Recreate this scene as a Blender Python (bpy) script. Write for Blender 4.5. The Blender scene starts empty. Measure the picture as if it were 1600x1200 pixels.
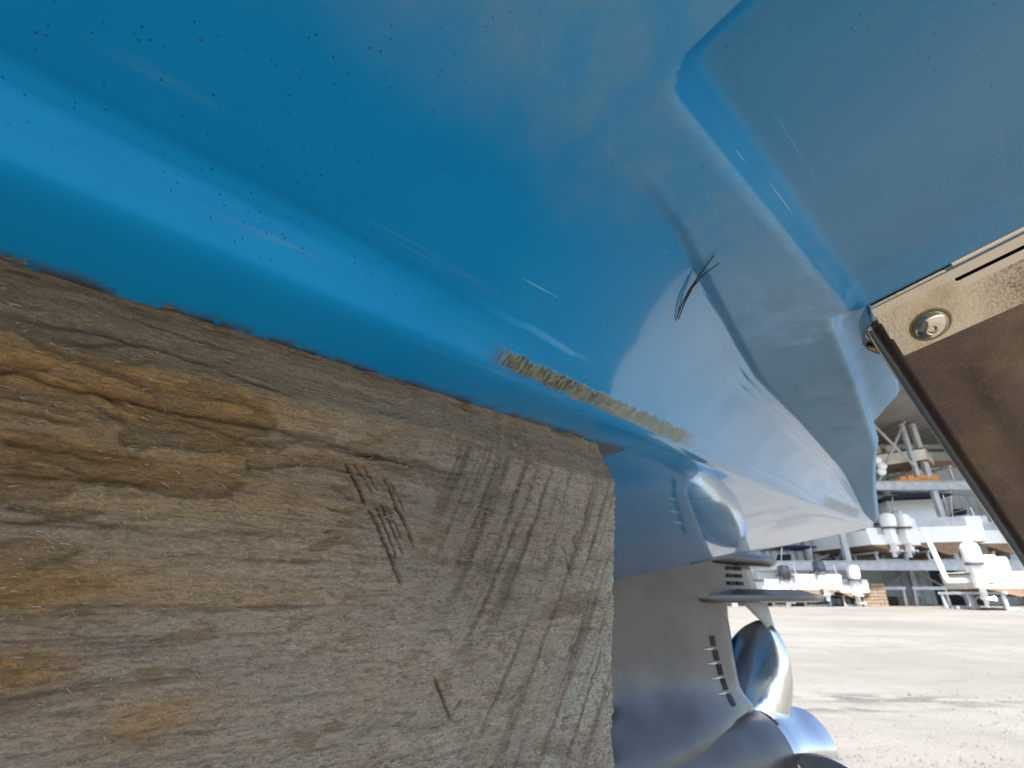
import bpy, bmesh, math, random
import numpy as np
from mathutils import Vector, Matrix
random.seed(4)
RNG = np.random.default_rng(7)
SC = bpy.context.scene
COL = SC.collection

# ------------------------------------------------------------------ camera, sky, sun, exposure
F, PITCH = 780.0, math.atan(330 / 780)      # focal length in photo pixels (1600 wide), upward pitch
CAM_H = 0.50                                 # eye height above the yard
S = 0.5                                      # metres per design unit of the near hull
cam_d = bpy.data.cameras.new('camera')
cam = bpy.data.objects.new('camera', cam_d); COL.objects.link(cam)
cam.location = (0, 0, CAM_H)
cam.rotation_euler = (math.pi / 2 + PITCH, 0, 0)
cam_d.sensor_width = 36; cam_d.lens = 36 * F / 1600
cam_d.clip_start = 0.01; cam_d.clip_end = 3000
cam_d.dof.use_dof = True; cam_d.dof.focus_distance = 0.165; cam_d.dof.aperture_fstop = 30
SC.camera = cam

SUN_EL = math.radians(55)
SUN_DIR = Vector((-0.35, -0.93, 0)).normalized()
world = bpy.data.worlds.new('World'); SC.world = world; world.use_nodes = True
wn = world.node_tree.nodes; wl = world.node_tree.links
sky = wn.new('ShaderNodeTexSky'); sky.sky_type = 'NISHITA'; sky.sun_disc = False
sky.sun_elevation = SUN_EL
sky.sun_rotation = math.atan2(SUN_DIR.x, SUN_DIR.y)
sky.air_density = 1.0; sky.dust_density = 1.5
bg = wn['Background']; bg.inputs['Strength'].default_value = 0.15
wl.new(sky.outputs[0], bg.inputs['Color'])
sun_d = bpy.data.lights.new('sun', 'SUN'); sun_d.energy = 4.6; sun_d.angle = math.radians(0.5)
sun_d.color = (1.0, 0.95, 0.87)
sun = bpy.data.objects.new('sun', sun_d); COL.objects.link(sun)
tosun = Vector((SUN_DIR.x * math.cos(SUN_EL), SUN_DIR.y * math.cos(SUN_EL), math.sin(SUN_EL)))
sun.rotation_euler = tosun.to_track_quat('Z', 'Y').to_euler()
sun.location = tosun * 60
SC.view_settings.view_transform = 'Standard'; SC.view_settings.look = 'None'
SC.view_settings.gamma = 1; SC.view_settings.exposure = 1.38
SC.render.engine = 'CYCLES'
SC.cycles.use_denoising = True
SC.cycles.max_bounces = 10; SC.cycles.diffuse_bounces = 5; SC.cycles.glossy_bounces = 5

# ------------------------------------------------------------------ helpers
def tag(o, label=None, cat=None, group=None, kind=None):
    if label: o['label'] = label
    if cat: o['category'] = cat
    if group: o['group'] = group
    if kind: o['kind'] = kind
    return o
def empty(name, loc=(0, 0, 0), rz=0):
    o = bpy.data.objects.new(name, None); COL.objects.link(o)
    o.location = loc; o.rotation_euler = (0, 0, rz); o.empty_display_size = .1
    return o
def link_mesh(name, verts, faces, mat, parent=None, smooth=False, recalc=False):
    me = bpy.data.meshes.new(name)
    me.from_pydata([tuple(v) for v in verts], [], faces)
    if recalc:
        b = bmesh.new(); b.from_mesh(me); bmesh.ops.recalc_face_normals(b, faces=b.faces); b.to_mesh(me); b.free()
    if smooth: me.polygons.foreach_set('use_smooth', [True] * len(me.polygons))
    me.update()
    o = bpy.data.objects.new(name, me); COL.objects.link(o)
    if mat: me.materials.append(mat)
    if parent: o.parent = parent
    return o
class MB:
    """collects pieces of one part"""
    def __init__(s): s.v = []; s.f = []; s.sm = []
    def add(s, v, f, sm=False):
        n = len(s.v); s.v += [tuple(p) for p in v]
        s.f += [tuple(i + n for i in q) for q in f]; s.sm += [sm] * len(f); return s
    def box(s, x0, x1, y0, y1, z0, z1, M=None):
        v = [Vector((x, y, z)) for x in (x0, x1) for y in (y0, y1) for z in (z0, z1)]
        if M is not None: v = [M @ p for p in v]
        return s.add(v, [(0, 1, 3, 2), (4, 6, 7, 5), (0, 4, 5, 1), (2, 3, 7, 6), (0, 2, 6, 4), (1, 5, 7, 3)])
    def tube(s, pts, r, n=8, cap=True, sm=True):
        pts = [Vector(p) for p in pts]; rr = r if hasattr(r, '__len__') else [r] * len(pts)
        V = []; Fc = []
        for i, p in enumerate(pts):
            d = (pts[min(i + 1, len(pts) - 1)] - pts[max(i - 1, 0)]).normalized()
            a = d.orthogonal().normalized() if i == 0 else (a - d * a.dot(d)).normalized()
            b = d.cross(a)
            for k in range(n):
                t = 2 * math.pi * k / n
                V.append(p + (a * math.cos(t) + b * math.sin(t)) * rr[i])
        for i in range(len(pts) - 1):
            for k in range(n):
                Fc.append((i * n + k, i * n + (k + 1) % n, (i + 1) * n + (k + 1) % n, (i + 1) * n + k))
        s.add(V, Fc, sm)
        if cap:
            s.add(V[:n], [tuple(range(n))[::-1]]); s.add(V[-n:], [tuple(range(n))])
        return s
    def loops(s, loops, sm=True, cap=True):
        n = len(loops[0]); V = [p for l in loops for p in l]; Fc = []
        for i in range(len(loops) - 1):
            for k in range(n):
                Fc.append((i * n + k, i * n + (k + 1) % n, (i + 1) * n + (k + 1) % n, (i + 1) * n + k))
        s.add(V, Fc, sm)
        if cap:
            s.add(loops[0], [tuple(range(n))[::-1]], sm); s.add(loops[-1], [tuple(range(n))], sm)
        return s
    def build(s, name, mat, parent=None, bevel=0, seg=2, auto=40):
        o = link_mesh(name, s.v, s.f, mat, parent)
        b = bmesh.new(); b.from_mesh(o.data)
        bmesh.ops.remove_doubles(b, verts=b.verts, dist=1e-6)
        bmesh.ops.recalc_face_normals(b, faces=b.faces)
        lim = math.radians(auto)
        for e in b.edges:
            if len(e.link_faces) == 2: e.smooth = e.calc_face_angle(0) < lim
        for f in b.faces: f.smooth = True
        b.to_mesh(o.data); b.free()
        if bevel:
            m = o.modifiers.new('bevel', 'BEVEL'); m.width = bevel; m.segments = seg; m.limit_method = 'ANGLE'; m.angle_limit = math.radians(35)
        return o

class Mat:
    """tiny node builder"""
    def __init__(s, name, **kw):
        s.m = bpy.data.materials.new(name); s.m.use_nodes = True
        s.n = s.m.node_tree.nodes; s.l = s.m.node_tree.links
        s.p = s.n['Principled BSDF']
        s.tc = s.n.new('ShaderNodeTexCoord')
        for k, v in kw.items(): s.set(k, v)
    def set(s, k, v):
        i = s.p.inputs[k.replace('_', ' ')]
        if hasattr(v, 'node'): s.l.new(v, i)
        else: i.default_value = (*v, 1) if isinstance(v, tuple) and len(v) == 3 and i.type == 'RGBA' else v
    def put(s, i, v):
        if hasattr(v, 'node'): s.l.new(v, i)
        else:
            i.default_value = (*v, 1) if isinstance(v, tuple) and len(v) == 3 and i.type == 'RGBA' else v
    def co(s, which='Object', scale=(1, 1, 1), rot=(0, 0, 0), loc=(0, 0, 0)):
        mp = s.n.new('ShaderNodeMapping'); mp.inputs['Scale'].default_value = scale
        mp.inputs['Rotation'].default_value = rot; mp.inputs['Location'].default_value = loc
        s.l.new(s.tc.outputs[which], mp.inputs['Vector']); return mp.outputs[0]
    def noise(s, v, scale=5, detail=4, rough=.55, dist=0, out=0):
        t = s.n.new('ShaderNodeTexNoise'); s.l.new(v, t.inputs['Vector'])
        t.inputs['Scale'].default_value = scale; t.inputs['Detail'].default_value = detail
        t.inputs['Roughness'].default_value = rough; t.inputs['Distortion'].default_value = dist
        return t.outputs[out]
    def vor(s, v, scale=5, feature='F1', out='Distance', rnd=1):
        t = s.n.new('ShaderNodeTexVoronoi'); t.feature = feature; s.l.new(v, t.inputs['Vector'])
        t.inputs['Scale'].default_value = scale; t.inputs['Randomness'].default_value = rnd
        return t.outputs[out]
    def math(s, op, a, b=0.0, c=0.0, clamp=False):
        t = s.n.new('ShaderNodeMath'); t.operation = op; t.use_clamp = clamp
        s.put(t.inputs[0], a); s.put(t.inputs[1], b); s.put(t.inputs[2], c); return t.outputs[0]
    def ramp(s, v, a, b, lo=0.0, hi=1.0, smooth=True):
        t = s.n.new('ShaderNodeMapRange'); t.interpolation_type = 'SMOOTHSTEP' if smooth else 'LINEAR'
        s.put(t.inputs[0], v); t.inputs[1].default_value = a; t.inputs[2].default_value = b
        t.inputs[3].default_value = lo; t.inputs[4].default_value = hi; return t.outputs[0]
    def mix(s, f, a, b, mode='MIX'):
        t = s.n.new('ShaderNodeMix'); t.data_type = 'RGBA'; t.blend_type = mode
        s.put(t.inputs[0], f); s.put(t.inputs[6], a); s.put(t.inputs[7], b); return t.outputs[2]
    def sep(s, v):
        t = s.n.new('ShaderNodeSeparateXYZ'); s.l.new(v, t.inputs[0]); return t.outputs
    def attr(s, name, out='Vector'):
        t = s.n.new('ShaderNodeAttribute'); t.attribute_name = name; return t.outputs[out]
    def bump(s, h, dist=.001, strength=1.0, normal=None):
        t = s.n.new('ShaderNodeBump'); t.inputs['Distance'].default_value = dist
        t.inputs['Strength'].default_value = strength; s.l.new(h, t.inputs['Height'])
        if normal is not None: s.l.new(normal, t.inputs['Normal'])
        s.l.new(t.outputs[0], s.p.inputs['Normal']); return t.outputs[0]

def pxray(px, py):
    """direction (world axes) of a photo pixel seen from the camera"""
    x, v = px - 800, 600 - py
    c, s_ = math.cos(PITCH), math.sin(PITCH)
    return x, F * c - v * s_, F * s_ + v * c
def at_y(px, py, Y):
    x, y, z = pxray(px, py); k = Y / y
    return Vector((x * k, Y, z * k + CAM_H))
AZ = math.radians(46.2)                     # azimuth of the hull's long axis (towards the stern)
LD = (math.sin(AZ), math.cos(AZ)); UD = (math.cos(AZ), -math.sin(AZ))
ROT = math.pi / 2 - AZ
def H(L, u, z): return (S * L, -S * u, S * z + CAM_H)      # boat frame: aft, port(-), up
def luz(px, py):
    x, y, z = pxray(px, py); return x * LD[0] + y * LD[1], x * UD[0] + y * UD[1], z
def on_face(px, py, u=-.274):               # (L, z) of a point on the timber's face
    L, uu, z = luz(px, py); k = u / uu; return L * k, z * k
def sstep(a, b, x):
    t = np.clip((np.asarray(x, float) - a) / (b - a), 0, 1); return t * t * (3 - 2 * t)

def vnoise(x, y, seed=0):
    xi = np.floor(x).astype(np.int64); yi = np.floor(y).astype(np.int64)
    fx = x - xi; fy = y - yi; fx = fx * fx * (3 - 2 * fx); fy = fy * fy * (3 - 2 * fy)
    def h(a, b):
        n = (a * 374761393 + b * 668265263 + seed * 974711) & 0x7fffffff
        n = ((n ^ (n >> 13)) * 1274126177) & 0x7fffffff
        return ((n ^ (n >> 16)) & 0xffff) / 65535.0
    return (h(xi, yi) * (1 - fx) + h(xi + 1, yi) * fx) * (1 - fy) + (h(xi, yi + 1) * (1 - fx) + h(xi + 1, yi + 1) * fx) * fy
def fbm(x, y, o=4, seed=0, g=.5):
    r = 0; a = 1; t = 0
    for i in range(o):
        r = r + a * vnoise(x, y, seed + i * 17); t += a; a *= g; x = x * 2.03; y = y * 2.03
    return r / t

# ------------------------------------------------------------------ materials: setting
m = Mat('yard_ground', Roughness=.9)
o_ = m.co('Object')
big = m.noise(o_, .35, 5, .6); mid = m.noise(o_, 3.0, 6, .65); fine = m.noise(o_, 60, 5, .7)
streak = m.noise(m.co('Object', (.25, 1.6, 1), (0, 0, .12)), 1.3, 5, .6, .6)
c = m.mix(m.ramp(big, .35, .65), (.185, .172, .148), (.245, .23, .20))
c = m.mix(m.ramp(mid, .4, .75, 0, .55), c, (.15, .135, .115))
c = m.mix(m.ramp(fine, .5, .8, 0, .5), c, (.12, .11, .095))
c = m.mix(m.ramp(streak, .56, .70, 0, .5), c, (.14, .13, .115))
peb = m.vor(o_, 70); c = m.mix(m.ramp(peb, .12, .3, .35, 0), c, (.42, .40, .37))
wet = m.sep(m.attr('wet'))[0]
crk_ = m.vor(m.co('Object', (1, 1, 1)), .55, 'DISTANCE_TO_EDGE'); crk_ = m.math('MULTIPLY', m.ramp(m.math('ADD', crk_, m.math('MULTIPLY', m.noise(o_, 6, 4), .03)), .014, .020, 1, 0), m.ramp(m.noise(o_, .8, 2), .5, .56))
c = m.mix(m.math('MULTIPLY', crk_, .6), c, (.07, .065, .055))
st_ = m.noise(m.co('Object', (.8, 2.5, 1), (0, 0, -.25)), .9, 6, .7, 1.0); c = m.mix(m.ramp(st_, .54, .66, 0, .45), c, (.12, .115, .105))
wn_ = m.math('MULTIPLY', wet, m.ramp(m.noise(m.co('Object', (.7, 2.2, 1)), 2.6, 4, .6, .5), .44, .54))
c = m.mix(m.math('MULTIPLY', wn_, .35), c, (.09, .085, .08))
m.set('Base Color', c); m.set('Roughness', m.ramp(wn_, 0, 1, .92, .09)); m.set('Specular IOR Level', .5)
m.bump(m.math('MULTIPLY', m.math('ADD', fine, m.math('MULTIPLY', peb, -.6)), m.ramp(wn_, 0, 1, 1, .03)), .006, .7)
M_GROUND = m.m

def painted(name, col, rough=.4, metal=0.0, nscale=6, var=.25, bump=0, coat=0.0):
    m = Mat(name); v = m.co('Object')
    n = m.noise(v, nscale, 5, .6)
    d = tuple(x * (1 - var) for x in col)
    m.set('Base Color', m.mix(m.ramp(n, .35, .7), col, d)); m.set('Roughness', m.ramp(m.noise(v, nscale * 3, 3), .3, .7, rough * .8, min(1, rough * 1.25)))
    m.set('Metallic', metal)
    if coat: m.set('Coat Weight', coat)
    if bump: m.bump(n, bump, .6)
    return m.m
def corrugated(name, col, pitch, rust=(.2, .13, .08), k=.25):
    m = Mat(name, Roughness=.55); o = m.co('Object')
    w = m.math('SINE', m.math('MULTIPLY', m.sep(o)[0], 2 * math.pi / pitch))
    n = m.noise(m.co('Object', (1.5, 1, .25)), 1.2, 6, .65)
    c = m.mix(m.ramp(n, .5, .8, 0, k), col, rust)
    c = m.mix(m.ramp(m.noise(o, .5, 2), .4, .6, 0, .35), c, tuple(x * .6 for x in col))
    m.set('Base Color', c); m.bump(w, .05, 1.0); return m.m
M_WALL = corrugated('corrugated_steel', (.44, .46, .46), .5)
M_ROOF = corrugated('roof_underside', (.22, .21, .2), .6, k=.5)
M_GALV = painted('galvanised_steel', (.46, .48, .50), .5, .2, 3)
M_DARKSTEEL = painted('dark_steel', (.10, .10, .11), .55, .2, 5)
M_WHITE = painted('white_gelcoat', (.80, .81, .80), .22, 0, 1.5, .08)
M_CREAM = painted('aged_cream_gelcoat', (.66, .62, .52), .35, 0, 2.5, .18)
M_BOTTOM = painted('brown_antifouling', (.26, .17, .11), .8, 0, 4, .4)
M_BLUEB = painted('blue_antifouling', (.03, .06, .14), .7, 0, 4, .3)
M_COWLW = painted('white_cowl', (.82, .83, .84), .18, 0, 2, .05, coat=.5)
M_COWLD = painted('dark_cowl', (.03, .033, .04), .2, 0, 2, .2, coat=.5)
M_NAVY = painted('navy_canvas', (.015, .025, .09), .8, 0, 5, .3)
M_ALU = painted('polished_tube', (.7, .7, .72), .2, .9, 5, .1)
M_GLASS = painted('tinted_acrylic', (.03, .045, .055), .06, 0, 3, .2)
M_ORANGE = painted('orange_strap', (.65, .28, .08), .7, 0, 20, .3)
M_PALLET = painted('grey_brown_timber', (.30, .22, .15), .85, 0, 8, .4)
M_BLACKHOLE = painted('doorway_shade', (.02, .02, .022), .8, 0, 8, .3)

# ------------------------------------------------------------------ ground
gx = np.unique(np.concatenate([np.linspace(-400, -12, 12), np.linspace(-12, 14, 105), np.linspace(14, 400, 12)]))
gy = np.unique(np.concatenate([np.linspace(-300, -4, 10), np.linspace(-4, 14, 145), np.linspace(14, 500, 14)]))
GX, GY = np.meshgrid(gx, gy, indexing='ij')
gz = (fbm(GX * .5, GY * .5, 3, 5) - .5) * .02 * ((abs(GX) < 13) & (GY < 13) & (GY > -3))
gv = np.stack([GX, GY, gz], -1).reshape(-1, 3)
ny = len(gy)
gf = [(i * ny + j, (i + 1) * ny + j, (i + 1) * ny + j + 1, i * ny + j + 1) for i in range(len(gx) - 1) for j in range(ny - 1)]
ground = link_mesh('ground', gv.tolist(), gf, M_GROUND, smooth=True); tag(ground, kind='structure')
wetv = np.zeros((len(gv), 3), np.float32)
def ground_at(px, py):
    x, y, z = pxray(px, py); k = -CAM_H / z; return x * k, y * k
for px, py, rx, ry, w in [(1400, 1093, .55, .09, 1), (1290, 1090, .45, .07, 1), (1480, 1098, .45, .10, 1), (1330, 1112, .4, .06, .9),
                          (1440, 1140, .3, .05, .6), (1270, 1112, .3, .06, .8)]:
    cx_, cy_ = ground_at(px, py)
    wetv[:, 0] = np.maximum(wetv[:, 0], w * np.clip(1.6 - np.hypot((gv[:, 0] - cx_) / rx, (gv[:, 1] - cy_) / ry), 0, 1))
a = ground.data.attributes.new('wet', 'FLOAT_VECTOR', 'POINT'); a.data.foreach_set('vector', wetv.ravel())

gvv = []; gff = []
for k in range(900):
    px, py = random.uniform(1130, 1640), 955 + 300 * random.random() ** .8
    x_, y_ = ground_at(px, py); r_ = random.uniform(.002, .006) * (2.0 if random.random() < .04 else 1)
    b0 = len(gvv); a0 = random.uniform(0, 6.28)
    for q in range(5):
        t = a0 + q * 1.2566; rr_ = r_ * random.uniform(.7, 1.2); gvv.append((x_ + rr_ * math.cos(t), y_ + rr_ * math.sin(t), -.004 + .006))
    gvv.append((x_, y_, r_ * random.uniform(.5, .9) + .006))
    gff += [(b0 + q, b0 + (q + 1) % 5, b0 + 5) for q in range(5)]
gr_ = link_mesh('gravel', gvv, gff, painted('pale_gravel', (.20, .19, .165), .9, 0, 3, .5)); tag(gr_, kind='stuff')

# ------------------------------------------------------------------ the blue boat
boat = empty('motorboat', (0, 0, 0), ROT)
tag(boat, 'huge blue glossy boat hull seen from below, filling the upper left, resting on the timber', 'boat')

EL = [-8, -.5, -.042, .2, .482, .743, 1.0, 1.44]; EU = [-.20, -.225, -.229, -.236, -.2475, -.264, -.273, -.283]
def uE(L): return np.interp(L, EL, EU)
CL = [-8, -.1, .05, .138, .19, .236, .30, .415, .498, .683, 1.04, 1.30, 1.44]
CU = [-.09, -.09, -.09, -.094, -.099, -.105, -.121, -.147, -.164, -.1825, -.227, -.268, -.2815]
def uC(L): return np.interp(L, CL, CU)
OL = [.42, .59, .895, 1.2, 1.44]; OU = [-.078, -.102, -.150, -.225, -.278]
def uO(L): return np.interp(L, OL, OU)
ZE = .150
def plane1(u): return .212 + .2 * u
def zbot(L, u, want_d=False):
    """height of the running surface outboard of the lower edge"""
    L = np.asarray(L, float); u = np.asarray(u, float)
    e = uE(L); c_ = np.maximum(uC(L), e + .002)
    lift = lambda q: sstep(.14, .42, L) * np.clip(-.05 - q, 0, 1) * .195 - .045 * sstep(.95, 1.44, L)
    p = plane1(u) + lift(u)
    # forward profile: plane that rolls over to the edge within 22 mm
    we = .030
    t = np.clip((u - e) / we, 0, 1)
    zf = np.where(u < e + we, ZE + (plane1(e + we) - ZE) * np.sin(t * math.pi / 2) ** .9, p)
    zf = zf + .0009 * np.exp(-((u - e - .0155) / .0020) ** 2) * (1 - sstep(.03, .13, L))
    # aft profile: steeper face between the edge and the curved crease
    tt = np.clip((u - e) / (c_ - e), 0, 1)
    r_ = .010
    lipw = sstep(.13, .24, L) * .0026 * (1 - .8 * sstep(.42, .6, L))
    zc = plane1(c_) + lift(c_) + lipw
    za = np.where(u < c_, ZE + (zc - ZE) * (tt * .35 + .65 * np.sin(tt * math.pi / 2)), p)
    rl = sstep(.40, .55, L) * (1 - sstep(1.15, 1.3, L)) * .0016
    za = za + rl * (np.exp(-((tt - .80) / .035) ** 2) + np.exp(-((tt - .90) / .025) ** 2) + .7 * np.exp(-((tt - .12) / .03) ** 2)) * (u < c_)
    za = np.where(u >= c_, p + lipw * (1 - sstep(0, .009, u - c_)), za)
    w = sstep(.06, .30, L)
    # near the edge keep a rounded lip all the way
    z = zf * (1 - w) + za * w
    lip = np.clip((u - e) / .012, 0, 1)
    z = np.where(u - e < .012, np.minimum(z, ZE + (z - ZE) * (1.0)), z)
    # trim tab pocket: rounded rectangle, open towards the transom rim
    R_ = .018
    qx = -(u + .061) + R_; ql = -(L - .144) + R_
    d = -(np.hypot(np.maximum(qx, 0), np.maximum(ql, 0)) + np.minimum(np.maximum(qx, ql), 0) - R_)
    d = np.clip(d / .015, 0, 1)
    depth = .011 * (1 - (1 - d) ** 2.2) * (1 - sstep(.398, .419, L)) * (L < .43)
    z = z + depth * (1 - sstep(.36, .39, u))
    if want_d: return d * (L < .43)
    return z

Lrows = np.unique(np.round(np.concatenate([np.array([-7.0, -6, -5, -4, -3, -2.2, -1.5, -1, -.7, -.5, -.35, -.25, -.18]),
        np.arange(-.14, .4201, .0035), [.42], np.arange(.43, 1.44, .01), [1.44]]), 5))
# columns A: keel .. C
sA_in = np.array([-1.1, -.8, -.5, -.3, -.2, -.15, -.11, -.08, -.06, -.045, -.035, -.028, -.022, -.017, -.013, -.010, -.0075, -.005, -.0025])
nface = 100
sB = np.linspace(0, 1, nface)                 # E -> C
colsC = np.concatenate([np.arange(-.078, .16, .0035)[1:], [.18, .22, .26, .30]])
V = []; hc = []; pk = []
def addv(L, u, z, reg):
    V.append(H(L, u, z)); hc.append((L, u - float(uE(L)), (u - float(uC(L))) if reg in (0, 1) else .2)); pk.append(float(zbot(L, u, True)) if reg == 1 else 0.0); return len(V) - 1
rowsA = []
bow = lambda L: float(np.clip((L + 7.2) / 4.2, .08, 1) ** .5) if L < -3 else 1.0
for L in Lrows:
    e = float(uE(L)); row = []
    for s_ in sA_in:
        d = -s_
        z = ZE - .14 * d - .0035 * (1 - math.exp(-d / .006))
        row.append(addv(L, e + s_ if L > -3 else (e + s_) * 1.0, z, 0))
    out = float(uO(L)) if L > .42 else -.078
    cc_ = float(uC(L)); us = np.concatenate([e + (cc_ - e) * np.linspace(0, 1, 64), cc_ + (out - cc_) * np.linspace(0, 1, 38)[1:] ** 1.7])
    zs = zbot(np.full_like(us, L), us)
    if L > .42: zs = zs
    for u_, z_ in zip(us, zs): row.append(addv(L, float(u_), float(z_), 1))
    rowsA.append(row)
faces = []
for i in range(len(Lrows) - 1):
    a_, b_ = rowsA[i], rowsA[i + 1]
    for j in range(len(a_) - 1): faces.append((a_[j], b_[j], b_[j + 1], a_[j + 1]))
rowsB = []
for i, L in enumerate(Lrows):
    if L > .4201: break
    zs = zbot(np.full_like(colsC, L), colsC)
    row = [rowsA[i][-1]] + [addv(L, float(u_), float(z_), 1) for u_, z_ in zip(colsC, zs)]
    # chine flat and topside
    for (u_, z_) in [(.42, .296), (.46, .304), (.49, .310), (.505, .308), (.51, .325), (.54, .60), (.60, 1.3), (.68, 2.0)]:
        row.append(addv(L, u_, z_, 2))
    rowsB.append(row)
for i in range(len(rowsB) - 1):
    a_, b_ = rowsB[i], rowsB[i + 1]
    for j in range(len(a_) - 1): faces.append((a_[j], b_[j], b_[j + 1], a_[j + 1]))
# transom of the main hull at L=.42
iT = int(np.argmin(abs(Lrows - .42)))
bot = rowsB[-1]
# pod wall
def flare(L): return .037 * (1 - float(sstep(.795, .815, L)))
rowsW = []
for i in range(iT, len(Lrows)):
    L = float(Lrows[i]); o0 = float(uO(L)); z0 = V[rowsA[i][-1]][2]; z0 = (z0 - CAM_H) / S
    fl = flare(L); row = [rowsA[i][-1]]
    if L <= .4201: row[0] = rowsA[i][-1]
    for du, dz in [(.0025, .0006), (.0045, .003), (.0055, .006), (.0085, .010), (.0095, .013), (.010, .016)]:
        row.append(addv(L, o0 + du, z0 + dz, 3))
    for q, dz in [(.25, .022), (.6, .032), (.9, .041), (1, .047), (1, .055), (1, .30), (1, 1.8)]:
        row.append(addv(L, o0 + .010 + fl * q, z0 + dz, 3))
    rowsW.append(row)
for i in range(len(rowsW) - 1):
    a_, b_ = rowsW[i], rowsW[i + 1]
    for j in range(len(a_) - 1): faces.append((a_[j], b_[j], b_[j + 1], a_[j + 1]))
# closing walls: transom beside the pod, pod aft face
top = [addv(.42, ((-V[k][1]) / S), 2.0, 3) for k in bot]
for j in range(len(bot) - 1): faces.append((bot[j], bot[j + 1], top[j + 1], top[j]))
aft = rowsA[-1]; rim = [addv(1.443, (-V[k][1]) / S, (V[k][2] - CAM_H) / S + .006, 3) for k in aft]
topa = [addv(1.445, (-V[k][1]) / S, 2.0, 3) for k in aft]
for j in range(len(aft) - 1):
    faces.append((aft[j], aft[j + 1], rim[j + 1], rim[j])); faces.append((rim[j], rim[j + 1], topa[j + 1], topa[j]))
# starboard half: mirrored bottom and topside (coarse)
half = []
for i, L in enumerate(Lrows):
    k0 = rowsA[i][0]; uk = -V[k0][1] / S; zk = (V[k0][2] - CAM_H) / S
    r = [k0]
    for du, dz in [(-.35, .05), (-.9, .13), (-1.6, .3), (-1.7, .75), (-1.9, 2.0)]: r.append(addv(L, uk + du, zk + dz, 2))
    half.append(r)
for i in range(len(half) - 1):
    a_, b_ = half[i], half[i + 1]
    for j in range(len(a_) - 1): faces.append((a_[j], a_[j + 1], b_[j + 1], b_[j]))
# deck lid and bow closure keep daylight out of the hull
q = [addv(-7, .68, 2.0, 2), addv(.42, .68, 2.0, 2), addv(.42, half[iT][0] and -3.28, 2.0, 2), addv(-7, -3.28, 2.0, 2)]
faces.append(tuple(q))
f0 = rowsA[0][::-1] + []
bowtop = [addv(-7.0, .7, 2.0, 2), addv(-7.0, -3.28, 2.0, 2)]
loop0 = half[0][::-1] + rowsA[0][1:] + rowsB[0][1:]
faces.append(tuple(loop0))
m = Mat('blue_gelcoat')
o_ = m.co('Object'); hcs = m.sep(m.attr('hc')); aL, aE, aR = hcs[0], hcs[1], hcs[2]
xs = m.sep(o_)
uu = m.math('MULTIPLY', xs[1], -1 / S)        # outboard coordinate in design units
wob = m.math('MULTIPLY', m.math('SUBTRACT', m.noise(o_, 22, 5, .65), .5), .07)
dustA = m.ramp(m.math('ADD', aR, wob), -.055, .015); dustB = m.ramp(aR, -.001, .002)
fmix = m.ramp(aL, .15, .25); dust = m.math('ADD', m.math('MULTIPLY', dustA, m.math('SUBTRACT', 1, fmix)), m.math('MULTIPLY', dustB, fmix))
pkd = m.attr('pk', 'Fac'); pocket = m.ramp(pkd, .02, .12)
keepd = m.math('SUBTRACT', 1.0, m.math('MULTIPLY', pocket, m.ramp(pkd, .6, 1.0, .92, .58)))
mott = m.noise(o_, 60, 6, .72, .4); mott2 = m.noise(o_, 260, 4, .7)
dust = m.math('MULTIPLY', m.math('MULTIPLY', dust, keepd), m.math('MAXIMUM', m.ramp(mott, .38, .60, .55, 1.0), m.ramp(aL, .35, .5, 0, .9)))
onbot = m.ramp(aE, -.002, .004)
dust = m.math('MULTIPLY', m.math('MULTIPLY', dust, onbot), m.ramp(aL, .22, .45, .68, 1.0))
col = m.mix(m.ramp(m.noise(o_, 9, 4), .3, .7), (.001, .255, .60), (.002, .30, .67))
col = m.mix(m.math('MULTIPLY', dust, .85), col, (.175, .335, .475))
col = m.mix(m.math('MULTIPLY', pocket, m.ramp(pkd, .55, .95, .4, 0)), col, (.002, .14, .32))  # pocket wall colour darkened to paint in the shade of the recess
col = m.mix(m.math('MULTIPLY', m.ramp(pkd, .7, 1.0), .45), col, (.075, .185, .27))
# long scuff streaks along the hull
st = m.noise(m.co('Object', (2.2, 55, 55), (0, 0, .16)), 3, 4, .6)
col = m.mix(m.math('MULTIPLY', m.ramp(st, .60, .80, 0, .55), m.ramp(m.noise(o_, 14, 3), .4, .62)), col, (.22, .33, .45))
st2 = m.noise(m.co('Object', (5, 420, 420), (0, 0, .10)), 2, 2, .5)
col = m.mix(m.math('MULTIPLY', m.ramp(st2, .70, .74, 0, .5), m.ramp(m.noise(o_, 18, 3), .56, .62)), col, (.45, .58, .70))
# scratches in the dusty film
sc = m.noise(m.co('Object', (160, 30, 30), (0, 0, .9)), 4, 4, .7, 1.2)
col = m.mix(m.math('MULTIPLY', dust, m.ramp(sc, .60, .72, 0, .3)), col, (.34, .43, .5))
# pits and specks
def specks(scale, r, dens, col, colr, lo, hi):
    dist = m.vor(o_, scale); rnd = m.sep(m.vor(o_, scale, out='Color'))[0]
    pick = m.math('LESS_THAN', rnd, dens)
    rr = m.math('MULTIPLY', m.math('ADD', m.noise(o_, scale * 1.7, 3, .7), .2), r)
    dot = m.math('MULTIPLY', m.ramp(m.math('SUBTRACT', dist, rr), -.04, .03, 1, 0), pick)
    dm = m.ramp(m.noise(o_, 16, 3, .6), lo, hi)
    return m.mix(m.math('MULTIPLY', m.math('MULTIPLY', dot, dm), m.math('MULTIPLY', onbot, .72)), col, colr)
col = specks(640, .24, .09, col, (.012, .022, .02), .36, .56)
col = specks(950, .32, .09, col, (.01, .03, .04), .40, .62)
col = specks(330, .16, .04, col, (.05, .075, .05), .35, .5)
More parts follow.
